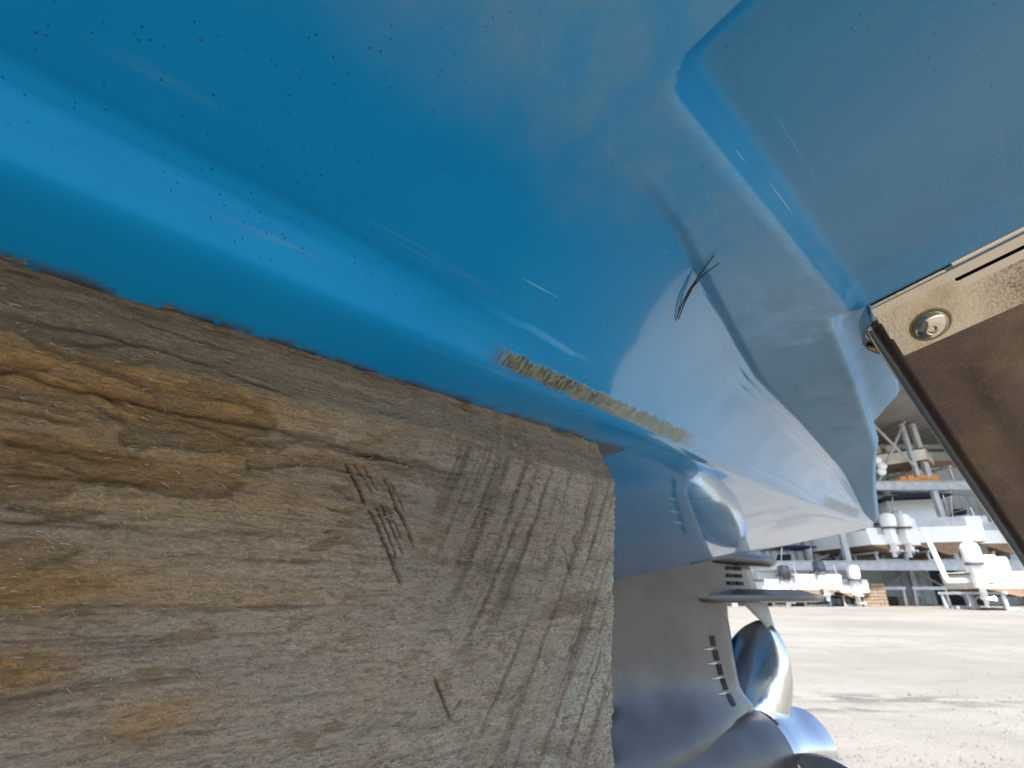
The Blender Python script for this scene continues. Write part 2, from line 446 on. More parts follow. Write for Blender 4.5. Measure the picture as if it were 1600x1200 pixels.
# growth and wear on the lower edge
g1 = m.math('MULTIPLY', m.ramp(aL, .195, .225), m.ramp(aL, .47, .53, 1, 0))
g2 = m.math('MULTIPLY', m.ramp(aL, 1.0, 1.08), m.ramp(aL, 1.26, 1.32, 1, 0))
wid = m.math('ADD', .0060, m.math('MULTIPLY', m.noise(m.co('Object', (1, .15, .15)), 210, 4, .75), .012))
top_ = m.math('LESS_THAN', aE, wid); top_ = m.ramp(m.math('SUBTRACT', wid, aE), -.0005, .0022)
low_ = m.ramp(m.math('ADD', aE, m.math('MULTIPLY', m.noise(o_, 120, 3), .006)), .000, .005)
gm = m.math('MULTIPLY', m.math('MULTIPLY', m.math('ADD', g1, m.math('MULTIPLY', g2, .8), clamp=True), m.math('MULTIPLY', top_, low_)),
            m.ramp(m.noise(o_, 260, 5, .8), .37, .43))
rid = m.noise(m.co('Object', (1, .28, .28), (0, 0, .35)), 520, 5, .8, .5)
gcol = m.mix(m.ramp(rid, .44, .56), (.07, .058, .028), (.22, .25, .17))
gcol = m.mix(m.ramp(m.noise(o_, 90, 4), .55, .7), gcol, (.28, .23, .12))
gcol = m.mix(m.ramp(aL, .28, .44, 0, .45), gcol, (.10, .22, .25))
col = m.mix(gm, col, gcol)
contact_shade = m.math('ADD', uu, m.math('MULTIPLY', m.math('SUBTRACT', m.noise(m.co('Object', (1, .3, .3)), 120, 4, .7), .5), .010))
col = m.mix(m.math('MULTIPLY', m.math('MULTIPLY', m.ramp(contact_shade, -.291, -.277, .93, 0), m.math('LESS_THAN', aL, .44)), m.ramp(m.noise(o_, 70, 4, .7), .40, .52)), col, (.075, .055, .038))  # patchy brown line painted in as contact shade along the timber
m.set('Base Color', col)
ro = m.math('ADD', m.ramp(m.noise(o_, 40, 4), .3, .7, .06, .13), m.math('MULTIPLY', dust, .40))
ro = m.math('ADD', ro, m.math('MULTIPLY', gm, .6), clamp=True)
ro = m.math('MAXIMUM', ro, m.ramp(aL, .16, .36, .48, .05))
ro = m.math('ADD', ro, m.math('MULTIPLY', m.math('MULTIPLY', dust, .12), m.ramp(aL, .4, .5)))
ro = m.math('ADD', ro, m.math('MULTIPLY', pocket, .16)); ro = m.math('MAXIMUM', ro, m.math('MULTIPLY', m.ramp(aE, -.02, -.008, .24, 0), m.ramp(aL, .5, .8))); m.set('Roughness', ro); m.set('IOR', 1.5); m.set('Coat Weight', m.math('MULTIPLY', m.math('SUBTRACT', 1, m.math('MAXIMUM', dust, pocket), clamp=True), m.ramp(aL, .14, .32, .0, .8))); m.set('Coat IOR', 1.6); m.set('Coat Roughness', m.math('ADD', .03, m.math('MULTIPLY', dust, .3)))
m.set('Specular IOR Level', m.ramp(aL, .14, .30, .22, .65))
bh = m.math('ADD', m.math('MULTIPLY', m.noise(o_, 26, 3, .5), .12), m.math('MULTIPLY', mott2, .004))
bh = m.math('ADD', bh, m.math('MULTIPLY', m.math('MULTIPLY', gm, rid), .9))
m.bump(bh, .0006, .8)
M_HULL = m.m
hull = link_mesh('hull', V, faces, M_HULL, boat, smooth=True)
b = bmesh.new(); b.from_mesh(hull.data)
for e in b.edges:
    if len(e.link_faces) == 2 and e.calc_face_angle(0) > math.radians(50): e.smooth = False
b.to_mesh(hull.data); b.free()
at = hull.data.attributes.new('pk', 'FLOAT', 'POINT'); at.data.foreach_set('value', np.array(pk, np.float32))
at = hull.data.attributes.new('hc', 'FLOAT_VECTOR', 'POINT'); at.data.foreach_set('vector', np.array(hc, np.float32).ravel())

# ------------------------------------------------------------------ trim tab (stainless)
def steel(name, base, rough, grain=900, tarnish=(.30, .22, .12), tk=.4, gb=.00012, brown=False):
    m = Mat(name, Metallic=1.0); o = m.co('Object')
    n = m.noise(o, 35, 5, .65); g = m.noise(o, grain, 3, .7); g2 = m.noise(o, grain * .35, 3, .6)
    c = m.mix(m.ramp(n, .42, .7, 0, tk), base, tarnish)
    c = m.mix(m.ramp(g, .62, .74, 0, .55), c, (.82, .74, .62))
    if brown:
        uq = m.math('ADD', m.math('MULTIPLY', m.sep(o)[1], -1 / S), m.math('MULTIPLY', m.noise(o, 90, 5, .75), .05))
        sp = m.math('MULTIPLY', m.ramp(uq, .005, .075), m.ramp(m.noise(o, 1100, 4, .8), .40, .56, 1, .35))
        c = m.mix(sp, c, (.20, .13, .11))
    m.set('Base Color', c); m.set('Roughness', m.ramp(m.noise(o, 60, 4), .3, .7, rough * .8, rough * 1.3))
    m.bump(m.math('ADD', g, g2), gb, .7); return m.m
M_TABF = steel('brown_reflection_stainless', (.15, .11, .095), .36, 1500)  # dark brown reflections of the flap put into its base colour
M_TABP = steel('pale_stainless', (.78, .68, .52), .34, 1300, (.46, .34, .19), .5, .00016, True)
M_TABE = steel('bare_stainless_edge', (.62, .55, .46), .18, 500, tk=.2, gb=.00003)
M_BOLT = steel('screw_stainless', (.66, .60, .50), .12, 500, (.25, .2, .14), .3, .00003)
M_BLK = painted('hinge_gap_shade', (.015, .013, .012), .7)

def tabpt(t, u, n, ang, L0=.424, z0=.199, base=(0, 0)):
    """t down the tab, u across, n out of its lower face (towards the ground)"""
    ca, sa = math.cos(ang), math.sin(ang)
    return (L0 + base[0] + ca * t - sa * n, u, z0 + .2 * (u + .047) * 1.0 + base[1] - sa * t - ca * n)
A1, A2 = math.radians(34), math.radians(33)
# flap: sheet with slightly bowed stamped surface
TL = .38
def flap_pt(t, u, n=0): return H(*tabpt(t, u, n, A2))
ts = np.linspace(0.012, TL, 60)
FV = []; FF = []
us_ = np.concatenate([np.linspace(0, 1, 40)])
for t in ts:
    ul = -.052 + .0275 * (t - .02) / .295
    for s_ in us_:
        u = ul + (.24 - ul) * s_
        d = (u - ul)
        # raised forward crease that runs diagonally away from the screw corner
        emb = .0016 * float(sstep(.030, .045, d - max(0, .03 - t) * .6)) * float(sstep(.075, .09, t))
        FV.append(flap_pt(t, u, -.0035 + emb))
nU = len(us_)
for i in range(len(ts) - 1):
    for j in range(nU - 1):
        FF.append((i * nU + j, i * nU + j + 1, (i + 1) * nU + j + 1, (i + 1) * nU + j))
tab = link_mesh('trim_tab', FV, FF, M_TABF, boat, smooth=True)
so = tab.modifiers.new('thickness', 'SOLIDIFY'); so.thickness = .0012; so.offset = 0
tag(tab, 'brown-looking stainless trim tab flap angled down from the hull')
# side flange with rounded bend
mb = MB(); loops = []
for t in np.linspace(.018, TL, 30):
    ul = -.052 + .0275 * (t - .02) / .295
    prof = []
    for k in range(9):
        th = math.radians(100) * k / 8
        prof.append((ul - .0060 * math.sin(th), -.002 - .0060 * (1 - math.cos(th))))
    prof += [(ul - .0064, -.020), (ul - .0052, -.020), (ul - .0048, -.010), (ul - .002, -.0035), (ul, -.0032)]
    loops.append([H(*tabpt(t, pu, pn, A2)) for pu, pn in prof])
mb.loops(loops); mb.build('side_flange', M_TABE, tab, auto=60)
# hinge plate with notch
def plate_outline():
    o = [(-.047, 0.000), (-.002, .000)]
    for k in range(6):
        th = math.pi / 2 * k / 5
        o.append((-.002 + .005 * math.sin(th) , .0 + .013 * (1 - math.cos(th)) + .0))
    o += [(.010, .0145), (.24, .0145), (.24, .050), (-.0415, .0535), (-.043, .035), (-.0445, .034), (-.0455, .018), (-.0468, .017)]
    return o
def plate_pt(u, t, n): return H(*tabpt(t, u, n, A1, L0=.4215, z0=.2035))
ol = plate_outline()
mb = MB(); mb.loops([[plate_pt(u, t, .0012) for u, t in ol], [plate_pt(u, t, .0034) for u, t in ol]])
hp = mb.build('hinge_plate', M_TABP, tab, bevel=.00025, seg=2, auto=25)
# screw with domed head and socket recess
mb = MB(); mb.loops([[H(L_, u_, .2026 + .2 * (u_ + .047) + dz_) for L_, dz_ in [(.4212, -.004), (.4275, -.008), (.4275, .050), (.4212, .050)]] for u_ in (-.047, .1, .40)], sm=False)
mb.build('added_sky_block_strip', M_TABE, tab)  # upright strip added to block the sky behind the hinge plate
uc, tc_ = -.0225, .0275
# place screw at the photographed spot on the plate
best = None
for uu_ in np.linspace(-.045, .02, 66):
    for tt_ in np.linspace(.0, .05, 51):
        p = plate_pt(uu_, tt_, .0034); L_, u_, z_ = p[0] / S, -p[1] / S, (p[2] - CAM_H) / S
        wx = L_ * LD[0] + u_ * UD[0]; wy = L_ * LD[1] + u_ * UD[1]
        c_, s_ = math.cos(PITCH), math.sin(PITCH); dep = wy * c_ + z_ * s_; v_ = z_ * c_ - wy * s_
        e = math.hypot(800 + F * wx / dep - 1455, 600 - F * v_ / dep - 507)
        if best is None or e < best[0]: best = (e, uu_, tt_)
uc, tc_ = best[1], best[2]
prof = [(.0145, 0), (.0143, .0010), (.0134, .0028), (.0120, .0044), (.0102, .0058), (.0082, .0068), (.0062, .0074), (.0044, .0076), (.0036, .0070), (.0030, .0056), (.0018, .0054), (0.0001, .0056)]
loops = []
for r, n in prof:
    r *= .78
    loops.append([plate_pt(uc + r * math.cos(k * math.pi / 16), tc_ + r * math.sin(k * math.pi / 16), .0034 + n) for k in range(32)])
mb = MB(); mb.loops(loops); mb.build('screw', M_BOLT, tab, auto=35)
mb = MB(); rings = []
for r, n in [(.0112, .0001), (.0132, .0001)]:
    rings.append([plate_pt(uc + r * math.cos(k * math.pi / 16), tc_ + r * math.sin(k * math.pi / 16), .0034 + n) for k in range(32)])
mb.loops([rings[0], [plate_pt(uc + .0122 * math.cos(k * math.pi / 16), tc_ + .0122 * math.sin(k * math.pi / 16), .0034 + .0005) for k in range(32)], rings[1]], cap=False)
mb.build('sealant_ring', painted('brown_sealant', (.32, .25, .13), .6), tab)
# hinge barrel and inner leaf
mb = MB(); p0 = tabpt(-.001, .004, .0005, A1, z0=.2035); p1 = tabpt(-.001, .24, .0005, A1, z0=.2035)
mb.tube([H(*p0), H(*p1)], .0030 * S * 1.15, 16); mb.build('hinge_barrel', M_TABE, tab)
mb = MB()
mb.loops([[H(*tabpt(t, u, n, A1)) for t, n in [(.002, -.012), (.014, -.012), (.014, -.004), (.002, -.004)]] for u in (.000, .24)])
mb.build('hinge_gap_shade_strip', M_BLK, tab)  # solid black strip standing in for the shade in the hinge gap
mb = MB()
mb.loops([[H(*tabpt(t, u, n, A1)) for t, n in [(.0085, .0002), (.0150, .0002), (.0150, .0012), (.0085, .0012)]] for u in (.006, .24)])
mb.build('hinge_leaf', M_TABE, tab)
# curled bracket left of the plate
mb = MB(); loops = []
for k in range(12):
    th = k / 11
    cu = -.050 - .012 * math.sin(th * 2.6); 
    loops.append([H(.427 + .034 * th, cu + d1, .196 - .020 * th + d2) for d1, d2 in [(0, .010), (.0016, .010), (.0016, -.004 + .006 * th), (0, -.004 + .006 * th)]])
mb.loops(loops); mb.build('side_bracket', M_TABE, tab, auto=50)

# ------------------------------------------------------------------ outboard lower unit behind the pod
YAW = math.radians(14.8)
DA = (math.cos(YAW), -math.sin(YAW)); DB = (-math.sin(YAW), -math.cos(YAW))
r1 = 1.09; az1 = math.atan(260 / 847)
w1 = (r1 * math.sin(az1), r1 * math.cos(az1))
O1 = (w1[0] * LD[0] + w1[1] * LD[1], -(w1[0] * UD[0] + w1[1] * UD[1]))
def D(a, b_, z): return (O1[0] + DA[0] * a + DB[0] * b_, O1[1] + DA[1] * a + DB[1] * b_, z + CAM_H)
m = Mat('grey_metallic_paint', Metallic=.55); o_ = m.co('Object')
m.set('Base Color', m.mix(m.ramp(m.noise(o_, 12, 5, .6), .35, .7), (.105, .098, .095), (.075, .07, .068)))
m.set('Roughness', m.ramp(m.noise(o_, 30, 4), .3, .7, .26, .38)); m.set('Coat Weight', .25); m.set('Coat Roughness', .12)
m.bump(m.noise(o_, 300, 3), .0002, .5); M_DRIVE = m.m
m = Mat('chrome_propeller', Metallic=1.0); o_ = m.co('Object')
m.set('Base Color', (.64, .64, .64)); m.set('Roughness', m.ramp(m.noise(o_, 30, 4), .3, .7, .10, .2))
m.bump(m.noise(o_, 9, 3), .003, .5); M_CHROME = m.m
M_SLOT = painted('intake_void', (.008, .008, .009), .8)

def foil(al, at_, ht, n=40, nose=.55):
    pts = []
    for k in range(n):
        th = 2 * math.pi * k / n
        x = .5 - .5 * math.cos(th)            # 0 lead .. 1 trail
        y = math.copysign(1, math.sin(th)) * (abs(math.sin(th)) ** .9) * ht * (1 - .45 * x * x) if abs(math.sin(th)) > 1e-6 else 0
        pts.append((al + (at_ - al) * x, y))
    return pts
secs = [(.004, -.215, .134, .042), (-.04, -.215, .128, .037), (-.10, -.215, .128, .036), (-.14, -.22, .128, .040), (-.160, -.22, .130, .047),
        (-.176, -.23, .140, .056), (-.190, -.25, .155, .066), (-.205, -.27, .15, .080), (-.225, -.30, .13, .089), (-.26, -.32, .10, .0915)]
mb = MB(); mb.loops([[D(a, y, z) for a, y in foil(al, at_, ht)] for z, al, at_, ht in secs])
AXZ = -.277
bl = [(-.36, .004), (-.352, .022), (-.33, .042), (-.29, .064), (-.22, .083), (-.12, .0915), (.0, .092), (.06, .0905), (.105, .087), (.142, .080), (.155, .078), (.155, .066)]
mb.loops([[D(a, r * math.cos(k * math.pi / 24), AXZ + r * math.sin(k * math.pi / 24)) for k in range(48)] for a, r in bl])
drive_secs = [(.50, -.20, .18, .10), (.24, -.20, .195, .085), (.12, -.205, .205, .068), (.07, -.21, .212, .058), (.03, -.212, .225, .052), (-.004, -.214, .235, .048)]
mb2 = MB(); mb2.loops([[D(a, y, z) for a, y in foil(al, at_, ht)] for z, al, at_, ht in drive_secs])
unit = mb2.build('outboard_leg', M_DRIVE, boat, auto=50)
mb.build('gearcase', M_DRIVE, unit, auto=50)
# skeg
mb = MB(); mb.loops([[D(a, y, z) for a, y in foil(al, at_, ht, 20)] for z, al, at_, ht in [(-.35, -.12, .20, .014), (-.40, -.05, .19, .010), (-.455, .05, .17, .006)]])
mb.build('skeg', M_DRIVE, unit)
# anti-ventilation plate: long leaf outline with rounded lip
def plan(n=48):
    o = []
    top = [(0, .0), (.02, .028), (.06, .052), (.12, .078), (.20, .096), (.28, .104), (.35, .098), (.39, .078), (.418, .035)]
    top = [(a * .87, b_) for a, b_ in top]
    for a, b_ in top: o.append((a, b_))
    for a, b_ in top[::-1][:-1]: o.append((a, -b_))
    return o
pl = plan(); cxp = .19
def inset(k): return [(cxp + (a - cxp) * k, b_ * k) for a, b_ in pl]
mb = MB(); mb.loops([[D(a, y, z) for a, y in inset(k)] for k, z in [(.90, -.0135), (.985, -.0105), (1.0, -.005), (.985, .0005), (.80, .0045), (.62, .011)]])
mb.build('anti_ventilation_plate', M_DRIVE, unit, auto=55)
# upper lip
mb = MB(); pl = [(a * .80 - .03, b_ * .70) for a, b_ in plan()]; cxp = .14
mb.loops([[D(a, y, z + a * -.03) for a, y in inset(k)] for k, z in [(.86, .060), (.97, .066), (.98, .074), (.86, .082)]])
mb.build('splash_plate', M_DRIVE, unit, auto=55)
# trim fin under the plate
mb = MB(); mb.loops([[D(a, y, z) for a, y in foil(al, at_, ht, 16)] for z, al, at_, ht in [(-.006, .170, .262, .010), (-.02, .188, .260, .009), (-.052, .232, .266, .005), (-.070, .250, .270, .004)]])
mb.build('trim_fin', painted('zinc_grey', (.34, .36, .37), .45, .3), unit)
# cooling slots above the plate: near side of the leg (+b side)
def leg_b(a, al, at_, ht): 
    x = (a - al) / (at_ - al); x = min(max(x, .001), .999); th = math.acos(1 - 2 * x)
    return (abs(math.sin(th)) ** .9) * ht * (1 - .45 * x * x)
def slot(a0, a1, z0, z1, sec, out=.0006):
    mbs = MB(); al, at_, ht = sec; L0_ = []; L1_ = []
    n = 6
    top_ = [(a0 + (a1 - a0) * i / n, z1) for i in range(n + 1)] + [(a0 + (a1 - a0) * i / n, z0) for i in range(n, -1, -1)]
    l1 = [D(a, leg_b(a, al, at_, ht) + out, z) for a, z in top_]; l0 = [D(a, leg_b(a, al, at_, ht) - .004, z) for a, z in top_]
    mbs.loops([l0, l1], sm=False); return mbs
for zc in (.022, .036, .050):
    for a0, a1 in ((.100, .124), (.132, .156)):
        slot(a0, a1, zc - .0035, zc + .0035, (-.212, .222, .052), .0035).build('vent_slot', M_SLOT, unit)
for a0 in (.040, .125):
    slot(a0, a0 + .022, .075, .090, (-.21, .212, .058), .004).build('mounting_recess', M_SLOT, unit)
# water intake on the gearcase: dark grille with bright ribs
def gc_b(z): 
    zz = [-.205, -.188, -.168, -.14, -.10, -.04]; return [tuple(np.interp(z, zz, [s[k] for s in secs[::-1]][:6])) for k in (1, 2, 3)]
def case_pt(a, z, out):
    zs_ = [s[0] for s in secs][::-1]
    al, at_, ht = (float(np.interp(z, zs_, [s[k] for s in secs][::-1])) for k in (1, 2, 3))
    return D(a, leg_b(a, al, at_, ht) + out, z)
n = 9; 
for r in range(5):
    z1 = -.070 - .0235 * r; z0 = z1 - .018; sh = .004 * r
    lp1 = [case_pt(a + sh, z, .0008) for a, z in [(.042, z1), (.050, z1), (.058, z1), (.060, z0), (.052, z0), (.044, z0)]]
    lp0 = [case_pt(a + sh, z, -.005) for a, z in [(.042, z1), (.050, z1), (.058, z1), (.060, z0), (.052, z0), (.044, z0)]]
    MB().loops([lp0, lp1], sm=False).build('intake_slot', M_SLOT, unit)
    if r < 4:
        zr = z0 - .003
        MB().tube([case_pt(.018 + sh, zr, .0003), case_pt(.034 + sh, zr, .002), case_pt(.046 + sh, zr, .0012)], [.0006, .0022, .0014], 8).build('intake_rib', M_TABE, unit)
# propeller
mb = MB()
hubp = [(a - .142, r) for a, r in [(.300, .020), (.300, .070), (.306, .0735), (.330, .072), (.36, .067), (.40, .063), (.418, .066), (.430, .070), (.432, .064), (.42, .058), (.35, .056)]]
mb.loops([[D(a, r * math.cos(k * math.pi / 24), AXZ + r * math.sin(k * math.pi / 24)) for k in range(48)] for a, r in hubp], cap=False)
prop = mb.build('propeller', M_CHROME, boat, auto=40)
def blade(phi):
    nr, nc = 22, 18; Vb = []; Fb = []
    R = .229; rh = .058
    for i in range(nr):
        s_ = i / (nr - 1); r = rh + (R - rh) * s_
        wdt = .145 * (math.sin(math.pi * (.20 + .80 * s_ ** 1.25)) ** .62 if s_ < 1 else 0) + .004
        skew = -.055 * s_ + .16 * s_ * s_
        pit = math.atan2(.085, r)               # pitch angle
        for j in range(nc):
            cch = (j / (nc - 1) - .5) * wdt
            rake = .05 * s_ ** 1.5 + .10 * s_ * (cch ** 2) / .15
            ax = .192 + math.sin(pit) * cch + rake + (.012 * (j == nc - 1))
            tang = math.cos(pit) * cch + skew * r * 2.0
            an = phi + tang / r
            Vb.append(D(ax, r * math.sin(an), AXZ + r * math.cos(an)))
    for i in range(nr - 1):
        for j in range(nc - 1):
            Fb.append((i * nc + j, i * nc + j + 1, (i + 1) * nc + j + 1, (i + 1) * nc + j))
    o = link_mesh('blade', Vb, Fb, M_CHROME, prop, smooth=True)
    md = o.modifiers.new('thickness', 'SOLIDIFY'); md.thickness = .005; md.offset = 0
    bv = o.modifiers.new('sub', 'SUBSURF'); bv.levels = 1; bv.render_levels = 1
for k in range(3): blade(math.radians(-16 + 120 * k))

# ------------------------------------------------------------------ weathered timber under the hull
TIM_END, UF, ZT, ZC, ZB = .400, -.274, .1425, .100, -.25
Ls = np.unique(np.round(np.concatenate([[-1.4, -1.0, -.6, -.4, -.25, -.15, -.1], np.arange(-.07, TIM_END + .0005, .00105)]), 6))
Ls = Ls[Ls <= TIM_END]
prof = [(-.62, ZT - .0465), (-.50, ZT - .030), (-.40, ZT - .0155), (-.33, ZT - .006), (-.31, ZT - .003)]
prof += [(u, ZT - (-.289 - u) * .14) for u in np.arange(-.302, -.2895, .0012)]
nch = 42
for k in range(nch):
    t = k / nch; prof.append((-.289 + .015 * (t ** 1.25), ZT - (ZT - ZC) * t))
for z in np.arange(ZC, -.15, -.00105): prof.append((UF, z))
prof += [(UF, z) for z in (-.17, -.2, -.23, ZB + .006)] + [(UF - .006, ZB), (-.45, ZB), (-.62, ZB)]
prof = np.array(prof); nP = len(prof)
P_u, P_z = prof[:, 0], prof[:, 1]
arc = np.concatenate([[0], np.cumsum(np.hypot(np.diff(P_u), np.diff(P_z)))])
LL, II = np.meshgrid(Ls, np.arange(nP), indexing='ij')
U0 = P_u[II]; Z0 = P_z[II]; T = arc[II]
# outward normal of the profile (side face: +u)
du = np.gradient(P_u); dz = np.gradient(P_z); nl = np.hypot(du, dz); NU = (-dz / nl); NZ = (du / nl)
NUU = NU[II]; NZZ = NZ[II]
Zf = Z0.copy()
# wavy grain coordinate
warp = (fbm(LL * 7, Zf * 9, 3, 3) - .5) * .05 + (fbm(LL * 22, Zf * 30, 3, 9) - .5) * .010
gcoord = Zf + warp
left = 1 - sstep(.10, .22, LL + (fbm(LL * 12, Zf * 20, 3, 21) - .5) * .14 + np.clip(-(Zf - .02), 0, 1) * .15)     # brown, split part
upper = sstep(-.03, .04, Zf)
h = np.zeros_like(LL)
h += (fbm(LL * 10, gcoord * 70, 5, 31, .55) - .5) * (.0030 + .0030 * left)
h += (fbm(LL * 60, gcoord * 420, 4, 41, .6) - .5) * .0011
h += (fbm(LL * 240, gcoord * 330, 3, 43, .6) - .5) * .0024 * (1 - left)            # raised fibres
# splits along the grain (left, upper half)
crk = np.zeros_like(LL)
for (pts, w, dep) in [
    ([(0, 578), (120, 610), (260, 640), (400, 660), (520, 690)], .0011, .008),
    ([(30, 495), (160, 520), (300, 560), (420, 590)], .0009, .006),
    ([(120, 530), (260, 545), (400, 600), (500, 640)], .0008, .005),
    ([(0, 690), (90, 700), (200, 720), (260, 735)], .0007, .003),
    ([(0, 740), (150, 742), (330, 770)], .0007, .003),
    ([(0, 812), (170, 822), (300, 828)], .0008, .004),
    ([(0, 640), (100, 655), (210, 672)], .0007, .003),
    ([(200, 470), (330, 520), (460, 560)], .0006, .003),
    ([(300, 655), (400, 690), (480, 700)], .0006, .003)]:
    q = [on_face(*p) for p in pts]; qL = np.array([a[0] for a in q]); qz = np.array([a[1] for a in q])
    zc = np.interp(LL, qL, qz) + (fbm(LL * 60, LL * 0 + w * 999, 3, int(w * 1e5)) - .5) * .006
    inside = sstep(qL[0] - .02, qL[0] + .005, LL) * (1 - sstep(qL[-1] - .03, qL[-1], LL))
    ww = w * (.5 + 1.3 * fbm(LL * 40, LL * 0 + 3.3, 2, int(dep * 1e4)))
    g = np.exp(-((Zf - zc) / ww) ** 2) * inside
    crk = np.maximum(crk, g * .75); h -= g * dep * .4
    h += np.exp(-((Zf - zc - 2.2 * ww) / (2.5 * ww)) ** 2) * inside * .0012          # lifted lip
# many short checks
for k in range(90):
    l0 = RNG.uniform(-.05, .30); z0 = RNG.uniform(-.12, .10); ln = RNG.uniform(.01, .06) * (1.3 if l0 < .12 else .6)
    sl = RNG.uniform(-.03, .03) ; ww = RNG.uniform(.0004, .0008)
    g = np.exp(-((Zf - z0 - sl * (LL - l0)) / ww) ** 2) * np.exp(-((LL - l0) / ln) ** 4) * RNG.uniform(.3, .9)
    crk = np.maximum(crk, g * .55); h -= g * .0012
# slanting band-saw marks in the right half
dL, dZ = -.097, -.174; dn = math.hypot(dL, dZ); dL /= dn; dZ /= dn
cr = LL * (-dZ) + Zf * dL + (Zf ** 2) * .9                      # distance across the marks
al_ = LL * dL + Zf * dZ
sawm = sstep(.17, .26, LL + Zf * .35) * (1 - .5 * sstep(.36, .4, LL))
sawn = fbm(cr * 190, al_ * 7, 3, 61, .6); sawc = fbm(cr * 55, al_ * 3, 2, 63)
h += (sawn - .5) * .0042 * sawm * (.35 + sawc) + (sawc - .5) * .006 * sawm
sawdark = np.clip((.46 - sawn) * 5, 0, 1) * sawm
# knife scores
score = np.zeros_like(LL)
def line(p, q_, w, d):
    global h, score
    a_ = np.array(on_face(*p)); b_ = np.array(on_face(*q_)); ab = b_ - a_; n_ = np.hypot(*ab)
    t = ((LL - a_[0]) * ab[0] + (Zf - a_[1]) * ab[1]) / n_ ** 2
    dd = ((LL - a_[0]) * ab[1] - (Zf - a_[1]) * ab[0]) / n_ + (vnoise(t * 30, t * 0 + p[0], 5) - .5) * .0008
    g = np.exp(-(dd / w) ** 2) * sstep(-.03, .03, t) * (1 - sstep(.95, 1.02, t))
    h = h - g * d; score = np.maximum(score, g * min(1, d / .003))
for p, q_, w, d in [((546, 724), (574, 786), .0008, .004), ((558, 722), (584, 770), .0006, .002), ((572, 726), (590, 765), .0005, .002),
                    ((580, 796), (630, 912), .0009, .005), ((590, 792), (622, 872), .0006, .003), ((598, 788), (632, 868), .0006, .003), ((606, 790), (628, 840), .0005, .002),
                    ((603, 748), (650, 856), .0008, .004), ((612, 752), (634, 800), .0005, .002), ((886, 852), (904, 902), .0008, .004), ((892, 850), (908, 884), .0006, .002),
                    ((902, 836), (916, 872), .0006, .0025), ((690, 1060), (718, 1120), .0009, .004), ((716, 1120), (735, 1092), .0005, .002)]:
    line(p, q_, w, d)
# long vertical split near the end
a_ = [on_face(*p) for p in [(958, 1015), (940, 1090), (916, 1165), (905, 1215)]]
zz = np.array([p[1] for p in a_])[::-1]; lz = np.array([p[0] for p in a_])[::-1]
g = np.exp(-((LL - np.interp(Zf, zz, lz) - (vnoise(Zf * 300, Zf * 0, 8) - .5) * .004) / .0013) ** 2) * (Zf < zz[-1]) * (Zf > zz[0] - .05)
h -= g * .006; score = np.maximum(score, g * .9)
# torn chips: broad flaked-off steps
flk = fbm(LL * 18, gcoord * 60, 3, 77); stp = sstep(.56, .585, flk) * left * upper
h -= stp * .0035
edge_fl = np.exp(-((flk - .57) / .012) ** 2) * left * upper
h += (fbm(LL * 30, Zf * 30, 3, 91) - .5) * .004
chf = ((II > 12) & (II < 18 + nch))
chm = sstep(ZC - .006, ZC + .004, Zf)
h = h * (1 - .55 * chm) + chm * (fbm(LL * 9, T * 160, 4, 101) - .5) * .0035
far = (Zf < -.14) | (U0 < -.31)
h = np.where(U0 < -.2905, 0, h)
h = np.where(Zf <= ZB + .002, 0, h)
# ragged arris near the hull
rag = (fbm(LL * 45, LL * 0 + 1.7, 4, 111, .6) - .5)
Z1 = Z0 + np.exp(-((U0 + .289) / .006) ** 2) * (Z0 > .12) * (rag * .005 - .0028)
# corner bevel at the end, ragged end line
endr = sstep(TIM_END - .05, TIM_END, LL)
Lx = LL - np.clip(.1 - Z0, 0, .4) * .138 * np.clip((LL - .15) / .25, 0, 1) - sstep(TIM_END - .004, TIM_END, LL) * (.004 + .010 * sstep(.085, .13, Zf) + (fbm(Zf * 90, Zf * 0, 4, 121) - .5) * .011 * (Zf < .1))
Uo = U0 + NUU * h - sstep(TIM_END - .004, TIM_END, LL) * .004 * (U0 > -.30)
Zo = Z1 + NZZ * h
TV = np.stack([S * Lx, -S * Uo, S * Zo + CAM_H], -1).reshape(-1, 3)
nL = len(Ls)
ia = np.arange(nL - 1)[:, None] * nP + np.arange(nP - 1)[None, :]
tf = np.stack([ia, ia + 1, ia + nP + 1, ia + nP], -1).reshape(-1, 4).tolist()
tf.append(tuple(int(i) for i in range(nP))[::-1]); tf.append(tuple(int((nL - 1) * nP + i) for i in range(nP)))
tf += [(i * nP, (i + 1) * nP, (i + 1) * nP + nP - 1, i * nP + nP - 1) for i in range(nL - 1)]
# colour of the wood itself: weathered grey, tan, orange-brown sap streaks
def blob(px, py, rL, rz):
    a_ = on_face(px, py); return np.exp(-(((LL - a_[0]) / rL) ** 2 + ((Zf - a_[1]) / rz) ** 2))
grey = np.array([.65, .555, .475]); pale = np.array([.85, .765, .68]); tan = np.array([.68, .49, .30]); orange = np.array([.68, .40, .165]); brown = np.array([.135, .085, .048])
og = np.clip(blob(150, 590, .07, .026) + blob(330, 560, .04, .018) + blob(60, 470, .05, .016) + .9 * blob(350, 700, .012, .008) * 1.2 + .8 * blob(20, 920, .05, .012)
     + .55 * blob(200, 740, .06, .010) + .5 * blob(240, 1130, .02, .010) + .6 * blob(10, 1060, .02, .012) + .35 * blob(430, 930, .04, .008), 0, 1)
stx = fbm(LL * 6, gcoord * 90, 4, 131, .55); stf = fbm(LL * 30, gcoord * 500, 3, 137, .6)
og = np.clip(og * 1.25 * (.35 + 1.5 * stx), 0, 1)
warmth = np.clip(left * .75 * (.25 + .75 * upper) + .45 * (fbm(LL * 5, gcoord * 24, 3, 141) - .35), 0, 1)
C = grey + (tan - grey) * (warmth * (.5 + .9 * stx))[..., None]
